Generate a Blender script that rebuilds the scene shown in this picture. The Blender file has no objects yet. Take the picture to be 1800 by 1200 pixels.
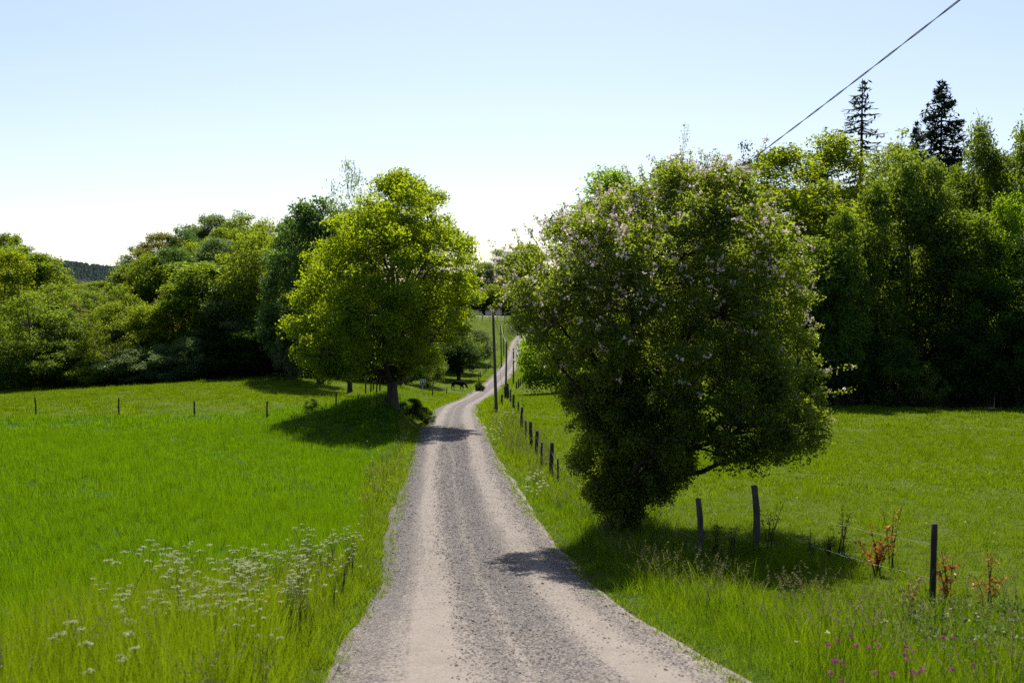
import bpy, math, random
import numpy as np
from mathutils import Vector, Matrix

# ------------------------------------------------------------------ camera, world, sun, exposure
sc = bpy.context.scene
FPX = 1750.0
PITCH = math.atan(80.0 / FPX)
cam_d = bpy.data.cameras.new("camera")
cam = bpy.data.objects.new("camera", cam_d)
sc.collection.objects.link(cam)
cam.location = (0, 0, 0)
cam.rotation_euler = (math.radians(90) - PITCH, 0, 0)
cam_d.sensor_width = 36.0
cam_d.lens = 36.0 * FPX / 1800.0
cam_d.clip_start = 0.1
cam_d.clip_end = 9000
cam_d.dof.use_dof = True
cam_d.dof.focus_distance = 42
cam_d.dof.aperture_fstop = 2.4
sc.camera = cam

SUN_EL = math.radians(57)
SUN_ROT = math.radians(1.0)
world = bpy.data.worlds.new("World")
sc.world = world
world.use_nodes = True
wn = world.node_tree.nodes; wl = world.node_tree.links
wn.clear()
w_out = wn.new("ShaderNodeOutputWorld"); w_bg = wn.new("ShaderNodeBackground")
sky = wn.new("ShaderNodeTexSky"); sky.sky_type = 'NISHITA'; sky.sun_disc = False
sky.sun_elevation = SUN_EL; sky.sun_rotation = SUN_ROT
sky.air_density = 1.0; sky.dust_density = 1.2; sky.ozone_density = 1.8; sky.altitude = 50
w_bg.inputs["Strength"].default_value = 0.088
# thin stratus low in the sky on the left: a band of noise in direction space
tc = wn.new("ShaderNodeTexCoord"); sep = wn.new("ShaderNodeSeparateXYZ")
wl.new(tc.outputs["Generated"], sep.inputs[0])
def wmath(op, a, b=None, clamp=False):
    n = wn.new("ShaderNodeMath"); n.operation = op; n.use_clamp = clamp
    for i, q in enumerate((a, b)):
        if q is None: continue
        if isinstance(q, (int, float)): n.inputs[i].default_value = q
        else: wl.new(q, n.inputs[i])
    return n.outputs[0]
mp = wn.new("ShaderNodeMapping"); mp.inputs["Scale"].default_value = (3.0, 3.0, 38.0)
wl.new(tc.outputs["Generated"], mp.inputs[0])
nz = wn.new("ShaderNodeTexNoise"); nz.inputs["Scale"].default_value = 2.2; nz.inputs["Detail"].default_value = 6
wl.new(mp.outputs[0], nz.inputs["Vector"])
rampc = wn.new("ShaderNodeValToRGB"); rampc.color_ramp.elements[0].position = 0.42; rampc.color_ramp.elements[1].position = 0.62
wl.new(nz.outputs["Fac"], rampc.inputs[0])
up = wmath('SUBTRACT', 1.0, wmath('DIVIDE', wmath('ABSOLUTE', wmath('SUBTRACT', sep.outputs["Z"], 0.045)), 0.035), True)
lf = wmath('MULTIPLY', wmath('SUBTRACT', wmath('MULTIPLY', sep.outputs["X"], -1.0), 0.30), 7.0, True)
fac = wmath('MULTIPLY', wmath('MULTIPLY', rampc.outputs[0], up), lf, True)
fac = wmath('MULTIPLY', fac, 0.7)
mixc = wn.new("ShaderNodeMixRGB"); mixc.inputs[2].default_value = (12, 12.4, 13, 1)
tint = wn.new("ShaderNodeMixRGB"); tint.blend_type = 'MULTIPLY'; tint.inputs[0].default_value = 1; tint.inputs[2].default_value = (1.065, 1.0, .99, 1)
wl.new(sky.outputs[0], tint.inputs[1]); wl.new(fac, mixc.inputs[0]); wl.new(tint.outputs[0], mixc.inputs[1])
wl.new(mixc.outputs[0], w_bg.inputs["Color"]); wl.new(w_bg.outputs[0], w_out.inputs["Surface"])

sun_d = bpy.data.lights.new("sun", 'SUN'); sun_d.energy = 5.0; sun_d.angle = math.radians(0.5)
sun_d.color = (1.0, 0.95, 0.86)
sun = bpy.data.objects.new("sun", sun_d); sc.collection.objects.link(sun)
sun.rotation_euler = (-(math.pi / 2 - SUN_EL), 0, -SUN_ROT)
sc.view_settings.view_transform = 'Standard'; sc.view_settings.look = 'None'
sc.view_settings.gamma = 1.0; sc.view_settings.use_curve_mapping = False
sc.view_settings.exposure = 0.85
sc.cycles.use_denoising = False
sc.cycles.denoiser = 'OPENIMAGEDENOISE'; sc.cycles.denoising_input_passes = 'RGB_ALBEDO_NORMAL'; sc.cycles.denoising_prefilter = 'ACCURATE'
sc.cycles.max_bounces = 4; sc.cycles.diffuse_bounces = 2; sc.cycles.transmission_bounces = 2
sc.cycles.glossy_bounces = 2; sc.cycles.transparent_max_bounces = 4
sc.cycles.caustics_reflective = False; sc.cycles.caustics_refractive = False

# ------------------------------------------------------------------ helpers
R = np.random.default_rng(11)
def ray(u, v):
    x = (u - 900.0) / FPX; y = (600.0 - v) / FPX
    c, s = math.cos(PITCH), math.sin(PITCH)
    d = (x, c + y * s, -s + y * c)
    return d[0] / d[1], d[2] / d[1]
def at(u, v, Y):
    a, b = ray(u, v); return (a * Y, Y, b * Y)
def smooth(a, b, x):
    t = np.clip((np.asarray(x, float) - a) / (b - a), 0, 1); return t * t * (3 - 2 * t)

class Spline:                                   # natural cubic spline
    def __init__(s, x, y):
        x = np.array(x, float); y = np.array(y, float); n = len(x); h = np.diff(x)
        A = np.eye(n); b = np.zeros(n)
        for i in range(1, n - 1):
            A[i, i - 1] = h[i - 1]; A[i, i] = 2 * (h[i - 1] + h[i]); A[i, i + 1] = h[i]
            b[i] = 6 * ((y[i + 1] - y[i]) / h[i] - (y[i] - y[i - 1]) / h[i - 1])
        s.x, s.y, s.m, s.h = x, y, np.linalg.solve(A, b), h
    def __call__(s, q):
        q = np.asarray(q, float); qc = np.clip(q, s.x[0], s.x[-1])
        i = np.clip(np.searchsorted(s.x, qc) - 1, 0, len(s.h) - 1)
        h = s.h[i]; a = (s.x[i + 1] - qc) / h; b = (qc - s.x[i]) / h
        return a * s.y[i] + b * s.y[i + 1] + ((a**3 - a) * s.m[i] + (b**3 - b) * s.m[i + 1]) * h * h / 6

# road centreline from (u, v, distance)
ROAD = [(960, 1200, 8.5), (860, 1030, 15.9), (824, 930, 22.7), (806, 850, 32.6), (796, 760, 52), (797, 737, 68),
        (803, 719, 85), (833, 701, 122), (857, 684, 148), (876, 666, 173), (894, 645, 198), (903, 624, 240), (908, 603, 280)]
pts = [at(*q) for q in ROAD]
ry = [-30, -6, 2] + [p[1] for p in pts] + [340, 400]
rx = [4.2, 1.75, 0.95] + [p[0] for p in pts] + [8, 22]
rz = [3.3, -0.75, -2.12] + [p[2] for p in pts] + [-11, -9]
RX = Spline(ry, rx); RZ = Spline(ry, rz)
HW = 1.75

# terrain through control points: thin plate spline
CP = [at(*q) for q in [
    (1640, 1078, 13.6), (1225, 988, 18.3), (1328, 966, 19.0), (1100, 938, 20.2), (1400, 850, 30), (1750, 850, 30.5), (1700, 780, 47),
    (1450, 716, 78), (1780, 724, 74), (1300, 716, 79), (1010, 722, 80), (950, 694, 118), (965, 668, 160), (1600, 690, 110), (1600, 640, 150),
    (1400, 660, 130), (1150, 650, 170), (0, 1200, 8.5), (200, 1022, 16.4), (100, 850, 32), (300, 850, 32), (300, 772, 49), (60, 729, 66), (209, 728, 66),
    (342, 730, 65), (468, 733, 63), (0, 677, 115), (250, 671, 115), (430, 664, 112), (560, 660, 112), (250, 590, 150), (400, 510, 205),
    (0, 575, 150), (130, 600, 200), (480, 540, 205), (560, 640, 150), (690, 706, 56), (725, 706, 56.5), (700, 700, 60), (736, 710, 60), (560, 722, 60), (600, 700, 68), (660, 712, 57), (722, 712, 57.5),
    (743, 693, 108), (700, 682, 120), (805, 690, 150), (770, 694, 135), (790, 660, 180), (840, 640, 200), (850, 590, 260), (850, 562, 300), (700, 600, 260), (960, 562, 300),
    (880, 556, 330), (1000, 620, 230)]]
CP += [tuple(p) for p in pts] + [(-60, 0, -2.0), (60, 0, -2.2), (-50, 20, -5.0), (60, 20, -4.8), (-120, 66, -7.0), (100, 66, -7.0), (-120, 120, -7),
     (120, 140, -4), (0, -25, 2.6), (60, -30, 2), (-60, -30, 2), (0, 380, -8), (-200, 200, 6), (160, 260, 0), (-160, 330, 6), (180, 380, 0), (-30, 330, -6)]
CP = np.array(CP)
def _phi(r2): return 0.5 * r2 * np.log(np.maximum(r2, 1e-9))
def _fit():
    P = CP[:, :2] / 50.0; n = len(P)
    K = _phi(((P[:, None] - P[None]) ** 2).sum(-1)) + 0.004 * np.eye(n)
    Q = np.hstack([np.ones((n, 1)), P]); A = np.block([[K, Q], [Q.T, np.zeros((3, 3))]])
    return P, np.linalg.solve(A, np.concatenate([CP[:, 2], np.zeros(3)]))
TP, TW = _fit()
def wob(x, y):
    return (np.sin(x * .9 + 1.3 * np.sin(y * .31)) * np.sin(y * .7 + .5) * .5 + np.sin(x * .23 + y * .17) + np.sin(x * 2.1 - y * 1.3) * .25)
def ground(x, y):
    x = np.atleast_1d(np.asarray(x, float)); y = np.atleast_1d(np.asarray(y, float))
    xc = np.clip(x, -230, 230); yc = np.clip(y, -30, 400)
    q = np.stack([xc, yc], -1) / 50.0; z = np.empty(len(x))
    for a in range(0, len(x), 20000):
        qq = q[a:a + 20000]; r2 = ((qq[:, None] - TP[None]) ** 2).sum(-1)
        z[a:a + 20000] = _phi(r2) @ TW[:-3] + TW[-3] + qq @ TW[-2:]
    z = z + wob(x, y) * 0.05
    far = smooth(0, 1, np.maximum(np.maximum((y - 330) / 300, (np.abs(x) - 200) / 250), (-y - 10) / 100))
    farz = -12 + 5 * np.sin(x * .004 + 1) * np.sin(y * .003)
    # wooded ridge on the horizon
    farz = farz + 104 * np.exp(-((y - 2500 - .1 * x) / 420) ** 2) * np.exp(-((x + 1350) / 720) ** 2)
    z = z * (1 - far) + farz * far
    s = np.abs(x - RX(y)); k = smooth(HW + 0.1, HW + 2.4, s)
    edge = RZ(y) - 0.07 + 0.12 * smooth(HW - .1, HW + 0.5, s)
    k = np.where((y > -29) & (y < 399), k, 1.0)
    sl = RX(y) - x            # the raised bank under the oak, left of the road
    bank = .42 * smooth(HW + .15, HW + 1.5, sl) * (1 - smooth(4.2, 7.5, sl)) * smooth(52, 59, y) * (1 - smooth(65, 74, y))
    return edge * (1 - k) + z * k + bank
def gz(x, y): return float(ground([x], [y])[0])
def hit(u, v, h=0.0, y0=5.0, y1=420):
    """the point where the ray of (u, v) meets the ground raised by h"""
    a, b = ray(u, v); Y = np.concatenate([np.arange(y0, 60, .1), np.arange(60, y1, .5)])
    d = b * Y - (ground(a * Y, Y) + h); i = np.argmax(d < 0)
    Yh = float(Y[i]) if d.min() < 0 else float(Y[np.argmin(d)])
    return a * Yh, Yh, float(ground([a * Yh], [Yh])[0])

def link(o): sc.collection.objects.link(o); return o
def mesh_np(name, V, Fq, attrs=None, smoothf=False):
    V = np.asarray(V, np.float32); Fq = np.asarray(Fq, np.int32)
    k = Fq.shape[1]; me = bpy.data.meshes.new(name)
    me.vertices.add(len(V)); me.vertices.foreach_set("co", V.ravel())
    me.loops.add(Fq.size); me.loops.foreach_set("vertex_index", Fq.ravel())
    me.polygons.add(len(Fq)); me.polygons.foreach_set("loop_start", np.arange(0, Fq.size, k, dtype=np.int32))
    if smoothf: me.polygons.foreach_set("use_smooth", np.ones(len(Fq), bool))
    for nm, (ty, arr) in (attrs or {}).items():
        at_ = me.attributes.new(nm, ty, 'POINT')
        at_.data.foreach_set('value' if ty != 'FLOAT_COLOR' else 'color', np.asarray(arr, np.float32).ravel())
    me.update(); return me
def obj(name, me, mat=None, parent=None, loc=None):
    o = bpy.data.objects.new(name, me)
    if mat and not me.materials: me.materials.append(mat)
    if parent: o.parent = parent
    if loc is not None: o.location = loc
    return link(o)
def thing(name, label, cat, loc=(0, 0, 0), rz=0.0, group=None):
    o = bpy.data.objects.new(name, None); o.empty_display_size = .2
    o.location = loc; o.rotation_euler = (0, 0, rz); return tag(link(o), label, cat, group)
def tag(o, label=None, cat=None, group=None, kind=None):
    if label: o["label"] = label
    if cat: o["category"] = cat
    if group: o["group"] = group
    if kind: o["kind"] = kind
    return o
def copy_tree(root, loc, rz=0.0, scale=(1, 1, 1), label=None, group=None):
    c = root.copy(); link(c); c.location = loc; c.rotation_euler = (0, 0, rz); c.scale = scale
    if label: c["label"] = label
    if group: c["group"] = group
    for ch in list(root.children):
        d = ch.copy(); link(d); d.parent = c
        for g in list(ch.children):
            e = g.copy(); link(e); e.parent = d
    return c

def tubes(lines, k=6):
    """lines: list of (points (n,3), radii (n,)) -> V, quads"""
    V, Fq, off = [], [], 0
    ang = np.linspace(0, 2 * math.pi, k, endpoint=False)
    for P, r in lines:
        P = np.asarray(P, float); r = np.asarray(r, float); n = len(P)
        T = np.gradient(P, axis=0); T /= np.linalg.norm(T, axis=1)[:, None] + 1e-9
        ref = np.array([0, 0, 1.0]) if abs(T[:, 2]).mean() < .8 else np.array([1.0, 0, 0])
        A = np.cross(T, ref); A /= np.linalg.norm(A, axis=1)[:, None] + 1e-9; B = np.cross(T, A)
        ring = P[:, None] + r[:, None, None] * (np.cos(ang)[None, :, None] * A[:, None] + np.sin(ang)[None, :, None] * B[:, None])
        V.append(ring.reshape(-1, 3))
        i = np.arange(n - 1)[:, None] * k; j = np.arange(k)[None]; j2 = (j + 1) % k
        Fq.append(np.stack([i + j, i + j2, i + k + j2, i + k + j], -1).reshape(-1, 4) + off); off += n * k
        if k == 4 or k == 6 or k == 8:            # cap the end with quads
            e = off - k
            for c in range(1, k // 2):
                Fq.append(np.array([[e + c - 1 if c > 1 else e, e + c, e + k - c - 1, e + (k - c) % k]]) if c > 1 else np.array([[e, e + 1, e + k - 2, e + k - 1]]))
    return np.concatenate(V), np.concatenate(Fq)

def leaves(C, N, L, Wd, rng, up=0.0):
    """one rhombus per centre; L, Wd arrays"""
    n = len(C); T = rng.normal(size=(n, 3)); T[:, 2] -= up
    T -= (T * N).sum(1)[:, None] * N; T /= np.linalg.norm(T, axis=1)[:, None] + 1e-9
    B = np.cross(N, T)
    V = np.stack([C - T * L[:, None] / 2, C + B * Wd[:, None] / 2 + T * L[:, None] * .08, C + T * L[:, None] / 2 + N * L[:, None] * .12, C - B * Wd[:, None] / 2 + T * L[:, None] * .08], 1).reshape(-1, 3)
    Fq = np.arange(4 * n).reshape(n, 4)
    return V, Fq
def unit(v): return v / (np.linalg.norm(v, axis=-1, keepdims=True) + 1e-9)

# ------------------------------------------------------------------ materials
class NT:
    def __init__(s, name):
        s.m = bpy.data.materials.new(name); s.m.use_nodes = True; s.t = s.m.node_tree; s.t.nodes.clear()
        s.out = s.n("ShaderNodeOutputMaterial")
    def n(s, ty, **kw):
        q = s.t.nodes.new(ty)
        for k, v in kw.items():
            if hasattr(q, k): setattr(q, k, v)
            else: s.put(q.inputs[k], v)
        return q
    def put(s, inp, v):
        if isinstance(v, bpy.types.NodeSocket): s.t.links.new(v, inp)
        elif isinstance(v, bpy.types.Node): s.t.links.new(v.outputs[0], inp)
        else:
            if isinstance(v, tuple) and len(v) == 3 and inp.type == 'RGBA': v = (*v, 1)
            inp.default_value = v
    def math(s, op, a, b=0.0, clamp=False):
        q = s.n("ShaderNodeMath", operation=op, use_clamp=clamp); s.put(q.inputs[0], a); s.put(q.inputs[1], b); return q.outputs[0]
    def noise(s, scale, detail=3, vec=None, rough=.5):
        q = s.n("ShaderNodeTexNoise"); q.inputs["Scale"].default_value = scale; q.inputs["Detail"].default_value = detail
        q.inputs["Roughness"].default_value = rough
        if vec is not None: s.put(q.inputs["Vector"], vec)
        return q.outputs["Fac"]
    def ramp(s, fac, stops):
        q = s.n("ShaderNodeValToRGB"); s.put(q.inputs[0], fac); e = q.color_ramp.elements
        e[0].position, e[0].color = stops[0][0], (*stops[0][1], 1); e[1].position, e[1].color = stops[-1][0], (*stops[-1][1], 1)
        for p, c in stops[1:-1]:
            x = e.new(p); x.color = (*c, 1)
        return q.outputs[0]
    def mix(s, f, a, b, ty='MIX'):
        q = s.n("ShaderNodeMixRGB", blend_type=ty); s.put(q.inputs[0], f); s.put(q.inputs[1], a); s.put(q.inputs[2], b); return q.outputs[0]
    def attr(s, name, k='Fac'):
        return s.n("ShaderNodeAttribute", attribute_name=name).outputs[k]
    def bump(s, h, st, dist):
        return s.n("ShaderNodeBump", Height=h, Strength=st, Distance=dist).outputs[0]
    def done(s, sh): s.t.links.new(sh, s.out.inputs["Surface"]); return s.m

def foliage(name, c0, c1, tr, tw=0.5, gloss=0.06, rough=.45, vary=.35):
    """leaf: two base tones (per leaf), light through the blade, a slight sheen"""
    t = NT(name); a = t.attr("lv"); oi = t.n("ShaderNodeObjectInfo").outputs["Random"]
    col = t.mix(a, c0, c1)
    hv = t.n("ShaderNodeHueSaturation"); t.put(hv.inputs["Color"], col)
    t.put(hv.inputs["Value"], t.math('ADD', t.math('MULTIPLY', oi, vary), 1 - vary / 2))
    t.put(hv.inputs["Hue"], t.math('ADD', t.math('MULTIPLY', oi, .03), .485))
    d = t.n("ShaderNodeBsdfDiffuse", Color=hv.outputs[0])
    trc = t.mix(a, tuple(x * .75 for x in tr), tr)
    tl = t.n("ShaderNodeBsdfTranslucent", Color=trc)
    m1 = t.n("ShaderNodeMixShader"); m1.inputs[0].default_value = tw
    t.t.links.new(d.outputs[0], m1.inputs[1]); t.t.links.new(tl.outputs[0], m1.inputs[2])
    g = t.n("ShaderNodeBsdfGlossy", Color=(.95, 1, .8, 1), Roughness=rough)
    m2 = t.n("ShaderNodeMixShader"); m2.inputs[0].default_value = gloss * .38
    t.t.links.new(m1.outputs[0], m2.inputs[1]); t.t.links.new(g.outputs[0], m2.inputs[2])
    return t.done(m2.outputs[0])
def plain(name, c0, c1, scale=6, rough=.85, bump=.4, vec_scale=None, spec=.3):
    t = NT(name); co = t.n("ShaderNodeTexCoord").outputs["Object"]
    if vec_scale:
        mpn = t.n("ShaderNodeMapping"); mpn.inputs["Scale"].default_value = vec_scale; t.put(mpn.inputs[0], co); co = mpn.outputs[0]
    nz_ = t.noise(scale, 6, co, .65)
    col = t.ramp(nz_, [(.3, c0), (.7, c1)])
    p = t.n("ShaderNodeBsdfPrincipled", Roughness=rough); t.put(p.inputs["Base Color"], col)
    p.inputs["Specular IOR Level"].default_value = spec
    t.put(p.inputs["Normal"], t.bump(nz_, bump, .02))
    return t.done(p.outputs[0])

M = {}
M['bark'] = plain('bark', (.018, .014, .011), (.075, .062, .05), 9, vec_scale=(1, 1, .25), bump=.9)
M['bark_dark'] = plain('dark bark', (.012, .010, .008), (.04, .033, .027), 9, vec_scale=(1, 1, .25))
M['bark_birch'] = plain('birch bark', (.05, .045, .04), (.3, .29, .27), 7, vec_scale=(.3, .3, 1.4))
M['wood_grey'] = plain('weathered wood', (.022, .018, .015), (.11, .092, .078), 8, vec_scale=(6, 6, .6), bump=.8)
M['wood_dark'] = plain('dark stained wood', (.018, .013, .011), (.06, .042, .034), 8, vec_scale=(6, 6, .6), bump=.6)
M['wood_top'] = plain('sawn end grain', (.16, .14, .12), (.32, .29, .26), 30)
M['pole'] = plain('tarred pole wood', (.03, .027, .026), (.10, .085, .075), 6, vec_scale=(8, 8, .4))
M['wire'] = plain('galvanised wire', (.16, .16, .165), (.30, .30, .31), 40, rough=.45, spec=.6)
M['cable'] = plain('cable sheath', (.10, .095, .13), (.17, .16, .21), 3, rough=.5)
M['rubber'] = plain('black insulator', (.012, .012, .013), (.03, .03, .032), 20, rough=.45)
M['cow'] = plain('black hide', (.004, .0035, .003), (.012, .010, .009), 5, rough=1.0, spec=.05)
M['sign_blue'] = plain('blue sign paint', (.012, .03, .10), (.016, .038, .12), 3, rough=.45)
M['white_paint'] = plain('white sign paint', (.62, .63, .65), (.78, .78, .78), 3, rough=.45)
M['metal'] = plain('grey steel', (.22, .23, .24), (.35, .36, .37), 5, rough=.5)
M['flower_white'] = foliage('white petals', (.40, .42, .22), (.62, .62, .40), (.52, .54, .28), .4, .02)
M['flower_yellow'] = foliage('yellow petals', (.75, .38, .01), (.85, .55, .02), (.8, .5, .02), .4, .03)
M['flower_pink'] = foliage('pink petals', (.26, .025, .12), (.42, .07, .23), (.36, .06, .2), .45, .02)
M['blossom'] = foliage('pale pink blossom', (.62, .46, .46), (.78, .70, .68), (.7, .55, .54), .45, .02)
M['stem'] = foliage('green stalk', (.05, .09, .012), (.09, .14, .02), (.1, .18, .02), .2, .04)
M['oak'] = foliage('young oak leaves', (.016, .062, .003), (.135, .18, .003), (.49, .62, .006), .52, .04)
M['apple'] = foliage('apple leaves', (.006, .024, .003), (.055, .100, .012), (.46, .58, .03), .41, .05, .35)
M['yellowgreen'] = foliage('yellow green leaves', (.04, .09, .004), (.13, .17, .006), (.42, .52, .010), .48, .04)
M['midgreen'] = foliage('mid green leaves', (.012, .042, .004), (.065, .115, .010), (.27, .38, .014), .43, .04)
M['springgreen'] = foliage('spring green leaves', (.020, .058, .005), (.085, .140, .013), (.36, .48, .018), .45, .03)
M['darkgreen'] = foliage('dark and shade green leaves', (.005, .020, .003), (.020, .050, .006), (.09, .17, .010), .36, .03)  # tone lowered: the woods' inner shade is put into the leaf colour
M['olive'] = foliage('olive leaves', (.036, .078, .006), (.12, .155, .014), (.38, .48, .018), .45, .03)
M['greygreen'] = foliage('grey green willow leaves', (.035, .070, .022), (.095, .14, .055), (.28, .38, .08), .38, .06)
M['bluegreen'] = foliage('blue green aspen leaves', (.016, .055, .014), (.055, .11, .03), (.18, .32, .04), .4, .06)
M['bronze'] = foliage('bronze young leaves', (.06, .070, .012), (.12, .13, .03), (.36, .38, .05), .42, .03)
M['palegreen'] = foliage('pale green leaves', (.035, .080, .010), (.11, .155, .025), (.32, .43, .03), .45, .04)
M['vivid'] = foliage('vivid maple leaves', (.03, .10, .004), (.10, .20, .006), (.36, .56, .010), .48, .04)
M['spruce'] = foliage('spruce needles', (.006, .018, .008), (.014, .034, .012), (.015, .03, .01), .15, .03)
M['spruce_thin'] = foliage('thin spruce needles', (.022, .045, .022), (.04, .07, .035), (.04, .07, .03), .2, .03)
M['orange'] = foliage('orange sprout leaves', (.20, .085, .012), (.40, .20, .02), (.46, .22, .02), .45, .06)
M['redorange'] = foliage('red sprout leaves', (.22, .055, .015), (.36, .13, .018), (.42, .14, .02), .45, .06)
M['ochre'] = foliage('ochre sprout leaves', (.30, .20, .015), (.42, .32, .03), (.5, .36, .02), .45, .05)
M['bramble'] = foliage('bramble leaves', (.02, .06, .008), (.06, .11, .02), (.12, .19, .012), .35, .05, .5)
M['grass_field'] = foliage('crop blades', (.012, .050, .002), (.066, .140, .002), (.20, .36, .003), .5, .02, .45, .9)
M['grass_meadow'] = foliage('meadow blades', (.024, .066, .002), (.088, .128, .003), (.22, .33, .004), .5, .015, .45, .9)
M['grass_verge'] = foliage('verge blades', (.020, .066, .003), (.100, .140, .004), (.26, .37, .005), .5, .02, .45, .9)
M['grass_verge_green'] = foliage('green verge blades', (.014, .056, .003), (.070, .128, .004), (.19, .32, .005), .5, .02, .45, .9)
M['seed'] = foliage('dry seed heads', (.14, .12, .05), (.26, .20, .11), (.26, .22, .1), .4, .02)
M['ridge_conifer'] = foliage('haze blue ridge conifers', (.016, .030, .026), (.026, .046, .038), (.02, .035, .03), .2, .02)  # bluish cast painted into the needles in place of distance haze
M['stone'] = None

# ------------------------------------------------------------------ ground sheet
def axis(fine0, fine1, step, lo, hi, g):
    a = list(np.arange(fine0, fine1, step)); s = step
    while a[-1] < hi: s *= g; a.append(a[-1] + s)
    s = step; b = [a[0]]
    while b[-1] > lo: s *= g; b.append(b[-1] - s)
    return np.array(b[:0:-1] + a)
gx = axis(-9, 9, .22, -5000, 5000, 1.045); gy = axis(4, 75, .3, -400, 6500, 1.03)
GX, GY = np.meshgrid(gx, gy); GZ = ground(GX.ravel(), GY.ravel())
nx, ny = len(gx), len(gy)
idx = np.arange(nx * ny).reshape(ny, nx)
gf = np.stack([idx[:-1, :-1], idx[:-1, 1:], idx[1:, 1:], idx[1:, :-1]], -1).reshape(-1, 4)
def zones(x, y):
    """weights: 0 crop field, 1 meadow, 2 verge, 3 forest floor"""
    x = np.asarray(x, float); y = np.asarray(y, float); s = x - RX(y); w = wob(x * 1.7, y * 1.7) * .3
    vw = 1.0 + 1.7 * (1 - smooth(8, 20, y)) + w
    verge = np.where(s < 0, (-s < HW + vw), (s < HW + 2.3 + w + 3 * smooth(0, -1, y - 14)))
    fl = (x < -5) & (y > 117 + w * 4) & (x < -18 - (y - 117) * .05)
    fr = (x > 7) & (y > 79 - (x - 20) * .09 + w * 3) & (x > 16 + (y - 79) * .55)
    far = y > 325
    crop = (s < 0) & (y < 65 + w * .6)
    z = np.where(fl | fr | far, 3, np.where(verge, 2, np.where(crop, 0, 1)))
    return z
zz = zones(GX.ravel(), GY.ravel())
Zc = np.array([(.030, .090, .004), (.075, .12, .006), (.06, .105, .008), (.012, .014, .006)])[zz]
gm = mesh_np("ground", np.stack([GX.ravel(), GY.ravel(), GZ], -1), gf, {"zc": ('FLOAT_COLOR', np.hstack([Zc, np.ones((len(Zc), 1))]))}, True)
t = NT("meadow ground"); co = t.n("ShaderNodeTexCoord").outputs["Object"]
base = t.attr("zc", "Color")
n1 = t.noise(.35, 5, co); n2 = t.noise(9, 5, co, .7); n3 = t.noise(.05, 3, co)
c = t.mix(t.math('MULTIPLY', n1, .6), base, t.mix(1.0, base, (1.6, 1.25, .8), 'MULTIPLY'))
c = t.mix(t.ramp(n2, [(.35, (0, 0, 0)), (.7, (1, 1, 1))]), t.mix(1.0, c, (.45, .5, .5), 'MULTIPLY'), c)
c = t.mix(t.ramp(n3, [(.4, (0, 0, 0)), (.7, (.5, .5, .5))]), c, t.mix(1.0, c, (1.3, 1.1, .9), 'MULTIPLY'))
p = t.n("ShaderNodeBsdfPrincipled", Roughness=.95); t.put(p.inputs["Base Color"], c); p.inputs["Specular IOR Level"].default_value = .1
t.put(p.inputs["Normal"], t.bump(n2, 1.0, .12))
M['ground'] = t.done(p.outputs[0])
tag(obj("ground", gm, M['ground']), kind="structure")

# ------------------------------------------------------------------ gravel road
ys = np.concatenate([np.arange(-25, 70, .2), np.arange(70, 345, .8)])
ss = np.concatenate([[-1.12], np.linspace(-1, 1, 61), [1.12]]) * HW
YS, SS = np.meshgrid(ys, ss, indexing='ij')
def road_h(s, y):
    q = s / HW
    h = .05 * (1 - q * q) + .02 * np.cos((q + .5) / .5 * math.pi) * (np.abs(q) < 1)
    h = h + .006 * np.sin(s * 13 + np.sin(y * 3.1) * 1.5) * np.sin(y * 7.3 + s * 5) + .008 * np.sin(y * 1.1 + s)
    return h - .20 * np.clip(np.abs(q) - 1, 0, 1) * 4
ed = smooth(.93, 1.0, np.abs(SS) / HW) * .09 * wob(np.sign(SS) * 4, YS * 1.3) - .24 * (1 - smooth(9, 18, YS)) * smooth(.3, 1, -SS / HW)
RXs = RX(YS) + SS + ed
RV = np.stack([RXs, YS, RZ(YS) + .02 + road_h(SS, YS)], -1).reshape(-1, 3)
ri = np.arange(YS.size).reshape(YS.shape)
rf = np.stack([ri[:-1, :-1], ri[:-1, 1:], ri[1:, 1:], ri[1:, :-1]], -1).reshape(-1, 4)
rm = mesh_np("road", RV, rf, {"sa": ('FLOAT', (SS / HW).ravel()), "ta": ('FLOAT', YS.ravel())}, True)
t = NT("gravel road"); co = t.n("ShaderNodeTexCoord").outputs["Object"]; s_ = t.attr("sa"); ta = t.attr("ta")
comb = t.n("ShaderNodeCombineXYZ"); t.put(comb.inputs[0], t.math('MULTIPLY', s_, 2.2)); t.put(comb.inputs[1], t.math('MULTIPLY', ta, .22))
wv = t.noise(1.0, 4, comb.outputs[0])
comb2 = t.n("ShaderNodeCombineXYZ"); t.put(comb2.inputs[0], t.math('MULTIPLY', s_, 14)); t.put(comb2.inputs[1], t.math('MULTIPLY', ta, .15))
streak = t.noise(1.0, 3, comb2.outputs[0])
sw = t.math('ADD', s_, t.math('MULTIPLY', t.math('SUBTRACT', wv, .5), .22))
sw = t.math('ADD', sw, t.math('MULTIPLY', t.math('SUBTRACT', streak, .5), .14))
u01 = t.math('ADD', t.math('MULTIPLY', sw, .5), .5, True)
def g3(v): return (v, v, v)
track = t.ramp(u01, [(0, g3(.25)), (.06, g3(.2)), (.12, g3(.2)), (.20, g3(.85)), (.29, g3(.85)), (.37, g3(.25)), (.43, g3(.2)), (.46, g3(.6)), (.50, g3(.2)),
                     (.62, g3(.15)), (.72, g3(.85)), (.83, g3(.8)), (.89, g3(.4)), (.95, g3(.5)), (1, g3(.9))])
near = t.math('SUBTRACT', 1.0, t.math('DIVIDE', ta, 16.0), True)
patch = t.noise(.8, 5, co, .6)
track = t.math('ADD', track, t.math('MULTIPLY', near, t.math('MULTIPLY', patch, 1.0)), True)
vor = t.n("ShaderNodeTexVoronoi"); vor.inputs["Scale"].default_value = 52; t.put(vor.inputs["Vector"], co)
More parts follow.
